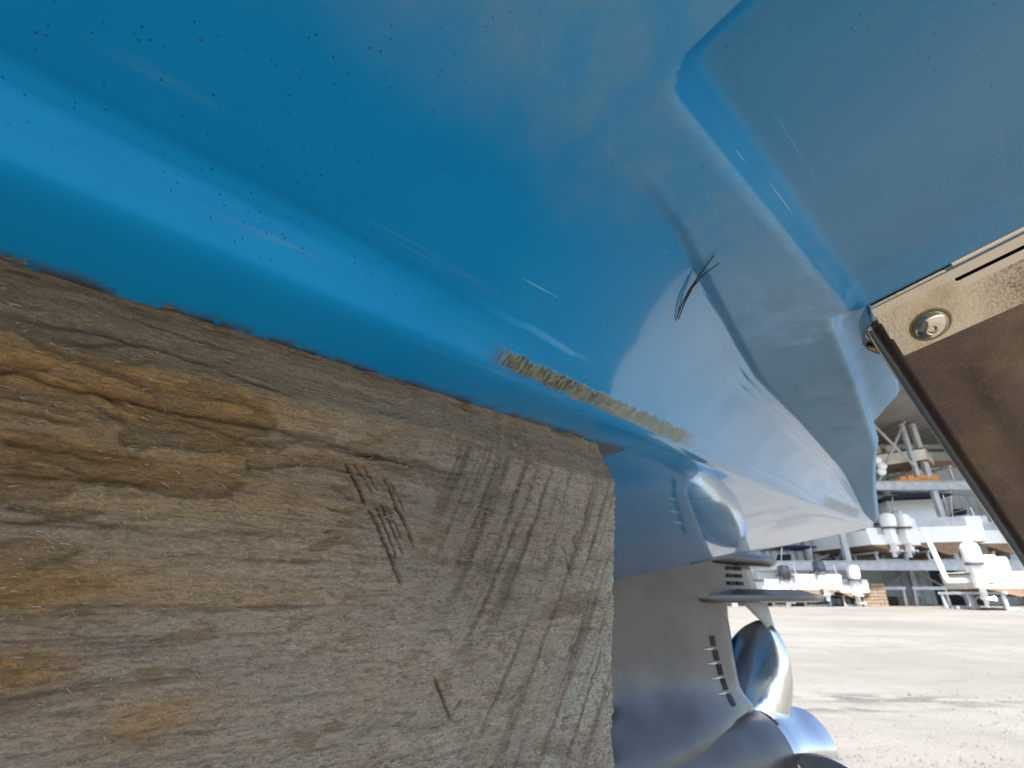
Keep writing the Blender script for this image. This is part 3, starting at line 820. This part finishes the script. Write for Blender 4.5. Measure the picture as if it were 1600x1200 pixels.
palem = np.clip(sstep(.22, .40, LL) * (.25 + 1.1 * (fbm(LL * 20, Zf * 20, 4, 151) - .3)) + .6 * (fbm(LL * 14, gcoord * 40, 3, 153) - .45), 0, 1)
C = C + (pale - C) * (palem * (1 - left * .7))[..., None]
C = C + (orange - C) * (og * .95)[..., None]
dk = np.clip((stx < .36) * (.36 - stx) * 6, 0, 1) * (.45 + .5 * left)
C = C + (brown - C) * (dk)[..., None]
mo = fbm(LL * 9, Zf * 26, 4, 161)
C = C * (.78 + .44 * mo)[..., None]
fl2 = np.clip((fbm(LL * 70, gcoord * 260, 3, 171) - .64) * 9, 0, 1)
C = C + (np.array([.42, .29, .15]) - C) * (fl2 * .55)[..., None]
C = C + (np.array([.40, .26, .13]) - C) * (stp * .6 * left)[..., None]
C = C * (1 - .55 * sawdark)[..., None]
chc = np.array([.42, .34, .25]); C = C + (chc * (.7 + .6 * fbm(LL * 7, T * 190, 4, 181))[..., None] - C) * (chm * .75)[..., None]
C = C * (1 - .72 * np.clip(crk + score, 0, 1))[..., None]
C = np.clip(C * 1.22, 0.012, .92)
m = Mat('weathered_wood', Roughness=.88); ca = m.attr('woodcol', 'Color'); o_ = m.co('Object')
fib = m.noise(m.co('Object', (1, 1, 4.0)), 420, 7, .8, .9)
fib2 = m.noise(m.co('Object', (1, 1, 9), (0, .05, 0)), 120, 5, .7, .3)
curl = m.noise(m.co('Object', (1, 1, 1.8)), 760, 4, .75, 2.6)
cc = m.mix(m.ramp(fib, .44, .60, .0, .75), ca, m.mix(1.0, ca, (.50, .46, .42), 'MULTIPLY'))
cc = m.mix(m.ramp(curl, .52, .62, 0, .7), cc, m.mix(1.0, ca, (1.5, 1.46, 1.38), 'MULTIPLY'))
cc = m.mix(m.ramp(fib2, .53, .64, 0, .6), cc, m.mix(1.0, ca, (.45, .40, .36), 'MULTIPLY'))
m.set('Base Color', cc); m.set('Specular IOR Level', .25)
hh = m.math('ADD', m.math('MULTIPLY', fib, 1.0), m.math('ADD', m.math('MULTIPLY', fib2, .8), m.math('MULTIPLY', curl, .8)))
m.bump(hh, .0032, 1.0); M_WOOD = m.m
timber = link_mesh('timber_block', TV.tolist(), tf, M_WOOD, None, smooth=True)
timber.rotation_euler = (0, 0, ROT)
at = timber.data.attributes.new('woodcol', 'FLOAT_COLOR', 'POINT')
at.data.foreach_set('color', np.concatenate([C.reshape(-1, 3), np.ones((nL * nP, 1))], 1).astype(np.float32).ravel())
tag(timber, 'large weathered grey and orange-brown wooden block with scored lines under the hull', 'timber block')
m = Mat('splinter_wood', Roughness=.85); o_ = m.co('Object')
m.set('Base Color', m.mix(m.ramp(m.noise(m.co('Object', (1, 6, 6)), 260, 4, .7), .35, .65), (.07, .045, .03), (.19, .13, .08)))
m.bump(m.noise(m.co('Object', (1, 6, 6)), 300, 3), .0006); M_SPL = m.m
def splinter(px, py, lpx, lift, wid, curl_=.0):
    a0 = on_face(px, py, -.288); a1 = on_face(px + lpx, py + lpx * .33 - lift, -.286)
    lp = []
    for k in range(9):
        s_ = k / 8; L_ = a0[0] + (a1[0] - a0[0]) * s_; z_ = a0[1] + (a1[1] - a0[1]) * s_ + curl_ * math.sin(s_ * math.pi)
        w_ = wid * (math.sin(math.pi * min(1, .15 + s_ * .85)) ** .7) * (1 + .3 * math.sin(9 * s_ + px)) + .0002
        u_ = -.2885 + .004 * s_
        lp.append([(S * L_, -S * (u_ + w_ * .35 * math.cos(t)), S * (z_ + w_ * math.sin(t)) + CAM_H) for t in [j * math.pi / 3 for j in range(6)]])
    o = MB().loops(lp).build('splinter', M_SPL, timber, auto=50); return o
for a_ in [(0, 396, 46, -4, .0016, .000), (2, 418, 60, 6, .0014, .001), (236, 468, 56, 2, .0028, .0005), (376, 516, 30, 6, .0010, .001), (300, 502, 60, -1, .0018, 0),
           (452, 545, 50, -1, .0014, .0), (610, 596, 45, 0, .0013, .0), (700, 630, 50, 1, .0014, .0005), (560, 580, 30, 3, .0008, .0006), (860, 672, 40, 0, .0012, 0)]:
    splinter(*a_)
# raised curly fibres standing off the weathered face: nobody could count them
fv = []; ff = []
faceU = U0 + NUU * h
i0 = int(np.searchsorted(prof[:, 1][::-1], 0)) 
rows_ok = np.where((prof[:, 1] > -.145) & (prof[:, 1] < ZC + .03) & (prof[:, 0] > -.285))[0]
cols_ok = np.where((Ls > -.06) & (Ls < TIM_END - .008))[0]
fcol = []
nf = 0
while nf < 13000:
    ci = int(RNG.choice(cols_ok)); ri = int(RNG.choice(rows_ok))
    l_ = float(LL[ci, ri]); z_ = float(Z0[ci, ri])
    if RNG.random() > .25 + .9 * (1 - float(left[ci, ri])) * float(vnoise(np.array([l_ * 45.]), np.array([z_ * 60.]), 301)[0]): continue
    if score[ci, ri] > .05 or crk[ci, ri] > .2: continue
    p = TV[ci * nP + ri]; n = 5
    ln = RNG.uniform(.0006, .0022) * (1.6 if RNG.random() < .03 else 1); w0 = RNG.uniform(.00008, .00020)
    an = RNG.normal(-.05, .28); ca_, sa_ = math.cos(an), math.sin(an); bend = RNG.normal(0, .5); up_ = RNG.uniform(.00002, .0002)
    base = len(fv); x_ = y_ = 0.0
    for k in range(n + 1):
        t = k / n; a_ = an + bend * t
        if k: x_ += ln / n * math.cos(a_); y_ += ln / n * math.sin(a_)
        off = .00008 + up_ * math.sin(t * math.pi * .8); w_ = w0 * (1 - .8 * t)
        px_, pz_ = x_ , y_
        nx, nz = -math.sin(a_) * w_, math.cos(a_) * w_
        fv.append((p[0] + px_ + nx, p[1] - off, p[2] + pz_ + nz)); fv.append((p[0] + px_ - nx, p[1] - off, p[2] + pz_ - nz))
        fv.append((p[0] + px_, p[1] - off - w_ * 1.2, p[2] + pz_))
    for k in range(n):
        b0 = base + 3 * k
        ff += [(b0, b0 + 3, b0 + 5, b0 + 2), (b0 + 2, b0 + 5, b0 + 4, b0 + 1), (b0 + 1, b0 + 4, b0 + 3, b0)]
    nf += 1
mf = Mat('wood_fibre', Roughness=.9); of_ = mf.co('Object')
mf.set('Base Color', mf.mix(mf.ramp(mf.noise(of_, 160, 3, .7), .42, .58), (.26, .21, .155), (.46, .40, .33)))
fo = link_mesh('wood_fibres', fv, ff, mf.m, timber, smooth=True); tag(fo, kind='stuff')
# lower blocks carry it down to the yard
def block(zhi, zlo, L0, L1, u0, u1, label):
    mb = MB(); mb.box(S * L0, S * L1, -S * u1, -S * u0, S * zlo + CAM_H, S * zhi + CAM_H)
    o = mb.build('timber_block', painted('rough_sawn_timber', (.28, .22, .16), .9, 0, 30, .5, .002), None, bevel=.004)
    o.rotation_euler = (0, 0, ROT); tag(o, label, 'timber block')
block(-.252, -.62, -.9, .35, -.66, -.36, 'rough sawn timber lying below the weathered block')
block(-.622, -1.0, -1.1, .42, -.74, -.34, 'lowest timber of the stack, lying on the yard ground')

# two dead pine needles stuck to the hull
def hp_(px, py, off=.002):
    L_, u_, z_ = luz(px, py)
    k = .0003
    for _ in range(30):
        zz_ = float(zbot(L_ * k, u_ * k)) - off; k = zz_ / z_
    return Vector(H(L_ * k, u_ * k, zz_))
def needle(pts, r):
    P_ = [hp_(px, py, o) for px, py, o in pts]; n = 14; out = []
    for i in range(n + 1):
        t = i / n * (len(P_) - 1); j = min(int(t), len(P_) - 2); f_ = t - j
        out.append(P_[j].lerp(P_[j + 1], f_))
    return out, [r * (.55 + .45 * math.sin(math.pi * min(1, .1 + i / n * .9))) for i in range(n + 1)]
mb = MB()
for pts in ([(1056, 501, .001), (1064, 478, .003), (1076, 455, .004), (1094, 428, .003), (1116, 399, .001)],
            [(1060, 499, .001), (1070, 472, .003), (1082, 449, .004), (1098, 430, .005), (1124, 411, .004)]):
    p_, r_ = needle(pts, .00028); mb.tube(p_, r_, 6)
nd = mb.build('pine_needle', painted('dead_needle', (.045, .036, .026), .6, 0, 200, .3)); nd.rotation_euler = (0, 0, ROT)
tag(nd, 'dark dry forked pine needle stuck on the blue hull', 'pine needle')

# ------------------------------------------------------------------ boat shed with storage racks
YW = 31.0                                  # back wall
YR = 27.0                                  # rack front
def zat(py, Y, px=1400): return at_y(px, py, Y).z
def xat(px, py, Y): return at_y(px, py, Y).x
shed = empty('storage_shed', (20, YW, 0))
tag(shed, 'large open-fronted grey corrugated steel shed behind the racks of boats', 'shed')
def W(o): o.location = tuple(-Vector(shed.location)); return o
mb = MB(); mb.box(2, 44, YW, YW + .15, 0, 9.4); W(mb.build('back_wall', M_WALL, shed))
mb = MB(); mb.add([(2, 20.5, 9.9), (44, 20.5, 9.9), (44, YW + .3, 9.4), (2, YW + .3, 9.4), (2, 20.5, 10.1), (44, 20.5, 10.1), (44, YW + .3, 9.6), (2, YW + .3, 9.6)],
   [(0, 1, 2, 3), (7, 6, 5, 4), (0, 4, 5, 1), (1, 5, 6, 2), (2, 6, 7, 3), (3, 7, 4, 0)]); W(mb.build('roof', M_ROOF, shed))
for z in (3.0, 6.3, 9.0):
    mb = MB(); mb.box(2, 44, YW - .12, YW - .02, z - .08, z + .08); W(mb.build('wall_rail', M_DARKSTEEL, shed))
mb = MB(); mb.box(2, 44, YW - .14, YW - .02, 7.9, 8.3); W(mb.build('girt', painted('rusty_red_girt', (.30, .16, .12), .7), shed))
rack = empty('boat_rack', (20, YR, 0))
tag(rack, 'galvanised steel boat storage rack with posts, long beams and diagonal braces', 'rack')
def R(o): o.location = tuple(-Vector(rack.location)); return o
Z2 = zat(884, YR); Z3 = zat(760, YR)
posts = [xat(1140, 900, YR), xat(1331, 900, YR), xat(1502, 900, YR), xat(1690, 900, YR)]
for x in posts:
    for yy in (YR, YR + 3.4):
        mb = MB(); mb.box(x - .13, x + .13, yy - .12, yy + .12, 0, 9.45); R(mb.build('post', M_GALV, rack))
for z in (Z2, Z3):
    for yy in (YR - .18,):
        mb = MB(); mb.box(posts[0] - 2, posts[-1] + 6, yy - .05, yy + .05, z - .19, z + .19)
        mb.box(posts[0] - 2, posts[-1] + 6, yy - .12, yy + .12, z + .19, z + .23); mb.box(posts[0] - 2, posts[-1] + 6, yy - .12, yy + .12, z - .23, z - .19)
        R(mb.build('beam', M_GALV, rack))
def brace(a_, b_, r=.07):
    mb = MB(); mb.tube([a_, b_], r, 6); R(mb.build('brace', M_GALV, rack))
for i in range(3):
    xa, xb = posts[i], posts[i + 1]; xm = (xa + xb) / 2
    brace((xa, YR + 3.4, Z2), (xm, YR + 3.4, .2)); brace((xb, YR + 3.4, Z2), (xm, YR + 3.4, .2))
    brace((xm, YR, Z3 + .3), (xb, YR, Z3 + 4.2)); brace((xm, YR, Z3 + 4.4), (xb, YR, Z3 + .2)) if i == 1 else None
    brace((xa + .1, YR + .1, 3.0), (xa + 1.3, YR + 3.3, Z2), .05)
    brace((xa + .2, YR + 3.3, Z2 + .4), (xb, YR + 3.3, Z3 - 1.2), .09)
px_ = xat(1420, 700, YR); mb = MB(); mb.box(px_ - .1, px_ + .1, YR - .1, YR + .1, Z3 + .2, 9.45); R(mb.build('post', M_GALV, rack))

# ------------------------------------------------------------------ background boats
def hull_mesh(beam, length, h, deadr=.35):
    st = [(0, 1.0, 0), (.3, 1.03, 0), (.55, 1.0, .02), (.75, .82, .08), (.9, .5, .22), (1.0, .06, .62)]
    lower = []; upper = []
    for t, w, k in st:
        y = t * length; b2 = beam / 2 * w; sh = h * (1 + .18 * t)
        lower.append([(-b2 * .92, y, h * deadr + h * k * .5), (-b2 * .5, y, h * deadr * .55 + h * k * .9), (0, y, h * k * 1.0), (b2 * .5, y, h * deadr * .55 + h * k * .9), (b2 * .92, y, h * deadr + h * k * .5)])
        upper.append([(-b2 * .92, y, h * deadr + h * k * .5), (-b2, y, sh), (-b2 * .93, y, sh + .06), (b2 * .93, y, sh + .06), (b2, y, sh), (b2 * .92, y, h * deadr + h * k * .5)])
    return lower, upper
def strip(mb, rows, cap0=True):
    n = len(rows[0])
    V_ = [p for r in rows for p in r]; Fc = []
    for i in range(len(rows) - 1):
        for k in range(n - 1): Fc.append((i * n + k, i * n + k + 1, (i + 1) * n + k + 1, (i + 1) * n + k))
    if cap0: Fc.append(tuple(range(n)))
    mb.add(V_, Fc, True); return mb
def sellip(c, r, n=12, mrows=9, e=.6):
    lo = []
    for i in range(mrows):
        ph = -math.pi / 2 + math.pi * i / (mrows - 1)
        cz = math.copysign(abs(math.sin(ph)) ** e, math.sin(ph)); cr_ = max(abs(math.cos(ph)) ** e, .001)
        lo.append([(c[0] + r[0] * cr_ * math.copysign(abs(math.cos(t)) ** e, math.cos(t)), c[1] + r[1] * cr_ * math.copysign(abs(math.sin(t)) ** e, math.sin(t)), c[2] + r[2] * cz)
                   for t in [2 * math.pi * k / n for k in range(n)]])
    return lo
def outboard(parent, x, z, y=0, sc=1.0, cowl=M_COWLW, tilt=.15, leg=M_COWLW):
    Mt = Matrix.Translation((x, y - .12, z)) @ Matrix.Rotation(-tilt, 4, 'X') @ Matrix.Scale(sc, 4)
    T_ = lambda l: [[Mt @ Vector(p) for p in q] for q in l]
    mb = MB(); mb.loops(T_([[(a * .12, b_ * .2 - .12, zz) for a, b_ in [(-1, -1), (1, -1), (1.1, 0), (1, 1), (-1, 1), (-1.1, 0)]] for zz in (-.55, 0.1)]))
    mb.loops(T_([[(a * .05, b_ * .13 - .14, zz) for a, b_ in [(-1, -1), (1, -1), (1.1, 0), (1, 1), (-1, 1), (-1.1, 0)]] for zz in (-.95, -.55)]))
    mb.loops(T_([[(a * .13, b_ * .26 - .2, zz) for a, b_ in [(-1, -1), (1, -1), (1.1, 0), (1, 1), (-1, 1), (-1.1, 0)]] for zz in (-.58, -.55)]))
    mb.loops(T_([[(.09 * math.cos(k * math.pi / 4) * s_, yy, -.88 + .09 * s_ * math.sin(k * math.pi / 4)) for k in range(8)] for yy, s_ in ((.18, .1), (.08, .8), (-.1, 1), (-.36, .7))]))
    mb.loops(T_([[(a * .02, b_ * .1 - .1 , zz) for a, b_ in [(-1, -1), (1, -1), (1, 1), (-1, 1)]] for zz in (-1.15, -.92)]))
    ob = mb.build('outboard_motor', leg, parent)
    MB().loops(T_(sellip((0, -.16, .40), (.22, .34, .36)))).build('cowl', cowl, ob)
    MB().loops(T_([[(.226 * math.cos(2 * math.pi * k / 12), -.16 + .345 * math.sin(2 * math.pi * k / 12), zz) for k in range(12)] for zz in (.06, .14)])).build('cowl_band', M_DARKSTEEL, ob)
    mb = MB()
    for k in range(3):
        an = 2 * math.pi * k / 3
        c0 = Vector((math.cos(an) * .03, -.40, -.88 + math.sin(an) * .03)); c1 = Vector((math.cos(an) * .18, -.42, -.88 + math.sin(an) * .18))
        tg = Vector((-math.sin(an), 0.5, math.cos(an))) * .06
        mb.loops(T_([[c0 - tg * .5, c0 + tg * .5, c0 + tg * .5 + Vector((0, .01, 0)), c0 - tg * .5 + Vector((0, .01, 0))], [c1 - tg, c1 + tg, c1 + tg + Vector((0, .01, 0)), c1 - tg + Vector((0, .01, 0))]], ))
    mb.build('screw_propeller', M_ALU, ob)
    return ob
def yard_boat(label, x, y, z, rz, beam, length, h, motors=1, hullm=M_WHITE, botm=M_BOTTOM, console=True, top=None, msc=1.0, cowl=M_COWLW, cabin=False, group='boats stored on the rack', tilt=.15):
    r = empty('motorboat', (x, y, z), rz); tag(r, label, 'boat', group)
    lo, up = hull_mesh(beam, length, h)
    strip(MB(), lo).build('bottom', botm, r, auto=60)
    hm = strip(MB(), up).build('hull', hullm, r, auto=60)
    mb = MB()
    for sgn in (-1, 1):
        mb.tube([(sgn * beam / 2 * w * 1.01, t * length, h * (1 + .18 * t)) for t, w in [(0, 1), (.3, 1.03), (.55, 1.0), (.75, .82), (.9, .5), (1, .08)]], .035, 6)
    mb.build('rub_rail', M_DARKSTEEL, r)
    # transom cut-out with engine well
    mb = MB(); mb.box(-beam * .30, beam * .30, -.012, .02, h * .78, h * 1.03); mb.build('engine_well', M_GALV, r)
    for s_ in ([0] if motors == 1 else [-.36 * msc, .36 * msc] if motors == 2 else []): outboard(r, s_, h * .95, 0, msc, cowl, tilt)
    if cabin:
        lp = [[(-beam * .40 * k, length * t, zz), (beam * .40 * k, length * t, zz), (beam * .33 * k, length * t, zz + hh), (-beam * .33 * k, length * t, zz + hh)]
              for t, k, zz, hh in [(.30, 1, h * 1.02, h * .35), (.33, 1, h * 1.02, h * .75), (.48, 1, h * 1.05, h * .70), (.72, .8, h * 1.1, h * .18), (.8, .5, h * 1.12, .02)]]
        MB().loops(lp, sm=False).build('cabin', hullm, r, bevel=.03)
        lp = [[(-beam * .30 , length * t, zz), (beam * .30, length * t, zz), (beam * .30, length * t + .04, zz), (-beam * .30, length * t + .04, zz)] for t, zz in [(.322, h * 1.3), (.326, h * 1.68)]]
        MB().loops(lp, sm=False).build('cabin_window', M_GLASS, r)
    if console:
        mb = MB(); mb.box(-.45, .45, length * .34, length * .46, h, h + .75); mb.build('console', hullm, r, bevel=.05)
        mb = MB(); mb.loops([[(-.42, length * .42, h + .75), (.42, length * .42, h + .75), (.42, length * .43, h + .75), (-.42, length * .43, h + .75)],
                             [(-.36, length * .38, h + 1.15), (.36, length * .38, h + 1.15), (.36, length * .385, h + 1.15), (-.36, length * .385, h + 1.15)]], sm=False); mb.build('windscreen', M_GLASS, r)
        mb = MB(); mb.box(-.5, .5, length * .22, length * .30, h + .1, h + .62); mb.build('helm_seat', hullm, r, bevel=.06)
    if top:
        w_ = beam * .36; y0, y1 = length * .18, length * .5; zt = h + (2.0 if top == 'ttop' else 1.45)
        for sx in (-1, 1):
            for ya, yb in ((length * .26, y0 + .1), (length * .42, y1 - .1)):
                MB().tube([(sx * w_ * 1.05, ya, h), (sx * w_, (ya + yb) / 2, (h + zt) / 2), (sx * w_ * .92, yb, zt)], .03, 8).build('top_support', M_ALU, r)
        mb = MB()
        mb.loops([[(a * w_ * 1.25, b_, zt + dz - .06 * a * a) for a, b_, dz in [(-1, y0, 0), (-.5, y0, 0), (0, y0, 0), (.5, y0, 0), (1, y0, 0), (1, y1, 0), (.5, y1, .05), (0, y1, .05), (-.5, y1, .05), (-1, y1, 0)]],
                  [(a * w_ * 1.25, b_, zt + .07 - .06 * a * a) for a, b_, dz in [(-1, y0, 0), (-.5, y0, 0), (0, y0, 0), (.5, y0, 0), (1, y0, 0), (1, y1, 0), (.5, y1, 0), (0, y1, 0), (-.5, y1, 0), (-1, y1, 0)]]], sm=False)
        mb.build('canvas_top', M_NAVY if top == 'bimini' else M_WHITE, r)
        mb = MB()
        for sx in (-1, 1): mb.tube([(sx * beam * .44, .1, h + .05), (sx * beam * .44, .15, h + .5), (sx * beam * .46, length * .5, h + .55), (sx * beam * .38, length * .75, h + .6)], .022, 6)
        mb.build('guard_rail', M_ALU, r)
    # bunks carrying the keel are part of the cradle below
    return r
def cradle(x, y, z, w, d, hgt, label):
    mb = MB()
    for sx in (-1, 1):
        mb.box(x + sx * w / 2 - .06, x + sx * w / 2 + .06, y, y + d, z + hgt - .10, z + hgt)
        for yy in (y + .1, y + d * .5, y + d - .2): mb.box(x + sx * w / 2 - .05, x + sx * w / 2 + .05, yy, yy + .1, z, z + hgt - .102)
    for yy in (y + .15, y + d - .4): mb.box(x - w / 2 + .055, x + w / 2 - .055, yy, yy + .08, z, z + .09)
    o = mb.build('cradle', M_GALV, None, bevel=.01); tag(o, label, 'cradle'); return o
zb2 = Z2 + .23
x = xat(1385, 850, YR); yard_boat('white boat with two white outboards side by side on the rack, nearest the blue hull', x, YR - .7, zb2 + .32, .10, 2.9, 7.5, 1.15, 2, msc=1.12, console=False, top=None, cabin=True, tilt=-.05)
cradle(x, YR - .25, zb2, 1.5, 3.6, .45, 'low steel bunks under the white boat with two outboards')
x = xat(1468, 850, YR); yard_boat('broad white cabin boat under a navy bimini, middle of the rack level', x, YR - .5, zb2 + .25, -.28, 3.6, 8, 1.8, 0, console=False, top='bimini', cabin=True)
cradle(x, YR - .25, zb2, 1.7, 3.6, .5, 'steel bunks under the cabin boat with the navy bimini')
x = xat(1563, 850, YR); yard_boat('white open boat with white T-top on the rack, beside the steel tab', x, YR - .5, zb2 + .30, -.15, 3.0, 7, 1.5, 1, msc=1.0, top='ttop')
cradle(x, YR - .25, zb2, 1.4, 3.6, .45, 'steel bunks under the white T-top boat')
x = xat(1455, 700, YR); yard_boat('small pale boat high up on the top rack level', x, YR + .3, Z3 + 1.1, .75, 2.2, 6, .9, 0, hullm=M_CREAM, botm=M_BOTTOM, console=True, group='boats stored on the rack')
cradle(x, YR - .1, Z3 + .23, 1.3, 3.2, .9, 'raised bunks under the small boat on the top rack level')
x = xat(1258, 905, YR); yard_boat('white console boat with a guard rail on the ground beside the grey outboard leg', x, YR - 1.2, .42, .05, 2.3, 6.5, .95, 1, hullm=M_WHITE, top='bimini', msc=.95, cowl=M_COWLD, group='boats under the rack')
cradle(x, YR - .8, .0, 1.2, 3.6, .62, 'trestle under the white console boat on the ground')
x = xat(1318, 905, YR); yard_boat('small white boat with a round white outboard against the rack post on the ground', x, YR - .6, .35, -.1, 1.5, 5.0, .8, 1, hullm=M_WHITE, console=True, msc=1.05, cowl=M_COWLW, group='boats under the rack', tilt=-.1)
cradle(x, YR - .4, .0, .8, 3, .52, 'trestle under the small boat with the round white outboard')
x = xat(1207, 905, YR); yard_boat('white boat with a dark topped outboard just right of the grey leg', x, YR - .9, .35, .05, 1.7, 5.5, .8, 1, hullm=M_WHITE, console=True, msc=1.0, cowl=M_COWLD, group='boats under the rack', tilt=-.1)
cradle(x, YR - .6, .0, .8, 3, .52, 'trestle under the boat with the dark topped outboard')
# nearer boat with large outboard at the right
YN = 19.0
x = xat(1590, 915, YN); nb = yard_boat('nearer aged cream boat with big white outboard and tall white posts, far right', x, YN, .45, -.42, 2.1, 6.5, .78, 0, hullm=M_CREAM, botm=M_BOTTOM, console=True, group='boats on the open yard')
xo = xat(1533, 900, YN)
outboard(nb, -1.12, .98, -.1, 1.15, M_COWLW, -.05)
mb = MB(); mb.tube([(-1.9, .2, .5), (-2.15, .1, 2.3)], .09, 10); mb.build('rigging_post', M_WHITE, nb)
mb = MB(); mb.tube([(-.75, .2, .5), (-1.05, .1, 2.25)], .09, 10); mb.build('rigging_post', M_WHITE, nb)
mb = MB(); mb.box(-2.0, -.6, -.05, .3, .45, .62); mb.build('engine_bracket', M_CREAM, nb, bevel=.03)
cradle(x + .2, YN + .1, 0, 1.2, 3, .62, 'trestle under the aged cream boat on the yard')

# clutter by the shed wall
def pallet_stack(px, Y, n, label):
    x_ = xat(px, 930, Y); r = empty('pallet_stack', (x_, Y, 0)); tag(r, label, 'pallets')
    for k in range(n):
        mb = MB(); z_ = k * .15
        for j in range(6): mb.box(-.6 + .21 * j + random.uniform(-.02, .02), -.6 + .21 * j + .14, 0, 1.0, z_ + .11, z_ + .135)
        for yy in (0, .45, .9): mb.box(-.6, .6, yy, yy + .1, z_, z_ + .11)
        o = mb.build('pallet', M_PALLET, r); o.rotation_euler = (0, 0, random.uniform(-.06, .06))
pallet_stack(1366, YR - .5, 7, 'brown stack of wooden pallets on the ground under the rack')
pallet_stack(1420, YR + 1.2, 3, 'low stack of wooden pallets beside the dark opening')
for px, lab in ((1395, 'low grey trestle left under the rack beam'), (1462, 'low grey trestle right under the rack beam')):
    x_ = xat(px, 930, YR); mb = MB()
    mb.box(x_ - .9, x_ + .9, YR + .2, YR + .35, .75, .9)
    for dx in (-.8, .8): mb.tube([(x_ + dx, YR + .27, .76), (x_ + dx - .2, YR + .1, 0)], .05, 6); mb.tube([(x_ + dx, YR + .27, .76), (x_ + dx + .2, YR + .5, 0)], .05, 6)
    tag(mb.build('trestle', M_GALV), lab, 'trestle')
# dark opening in the shed wall: flat black slab, the shade inside put into its colour
x_ = xat(1498, 930, YW); mb = MB(); mb.box(x_ - 1.3, x_ + 1.3, YW - .03, YW - .004, 0, 1.9); o = W(mb.build('doorway_shade_slab', M_BLACKHOLE, shed))
# orange straps and spotlights on the upper beam
for i, px in enumerate((1398, 1412, 1428, 1445, 1456)):
    pass
mb = MB()
for k in range(26):
    xx = random.uniform(xat(1398, 748, YR), xat(1460, 748, YR)); mb.box(xx - .18, xx + .18, YR - .25 + random.uniform(0, .3), YR + .1 + random.uniform(0, .3), Z3 + .23, Z3 + .23 + random.uniform(.08, .42))
tag(mb.build('strap_pile', M_ORANGE, None, bevel=.03), 'pile of orange lifting straps along the upper rack beam', 'straps')
fl = empty('floodlight', at_y(1374, 725, YR - .4)); tag(fl, 'cluster of small round white floodlights beside the blue hull edge, above the rack boats', 'floodlight')
mb = MB(); mb.tube([(0, .1, 0), (0, .45, 0)], .06, 8); mb.build('bracket', M_GALV, fl)
for dx, dz in ((-.05, .22), (.12, -.12), (.0, -.42)):
    mb = MB(); mb.loops(sellip((dx, 0, dz), (.24, .2, .22), e=1.0)); mb.build('lamp_housing', M_WHITE, fl)
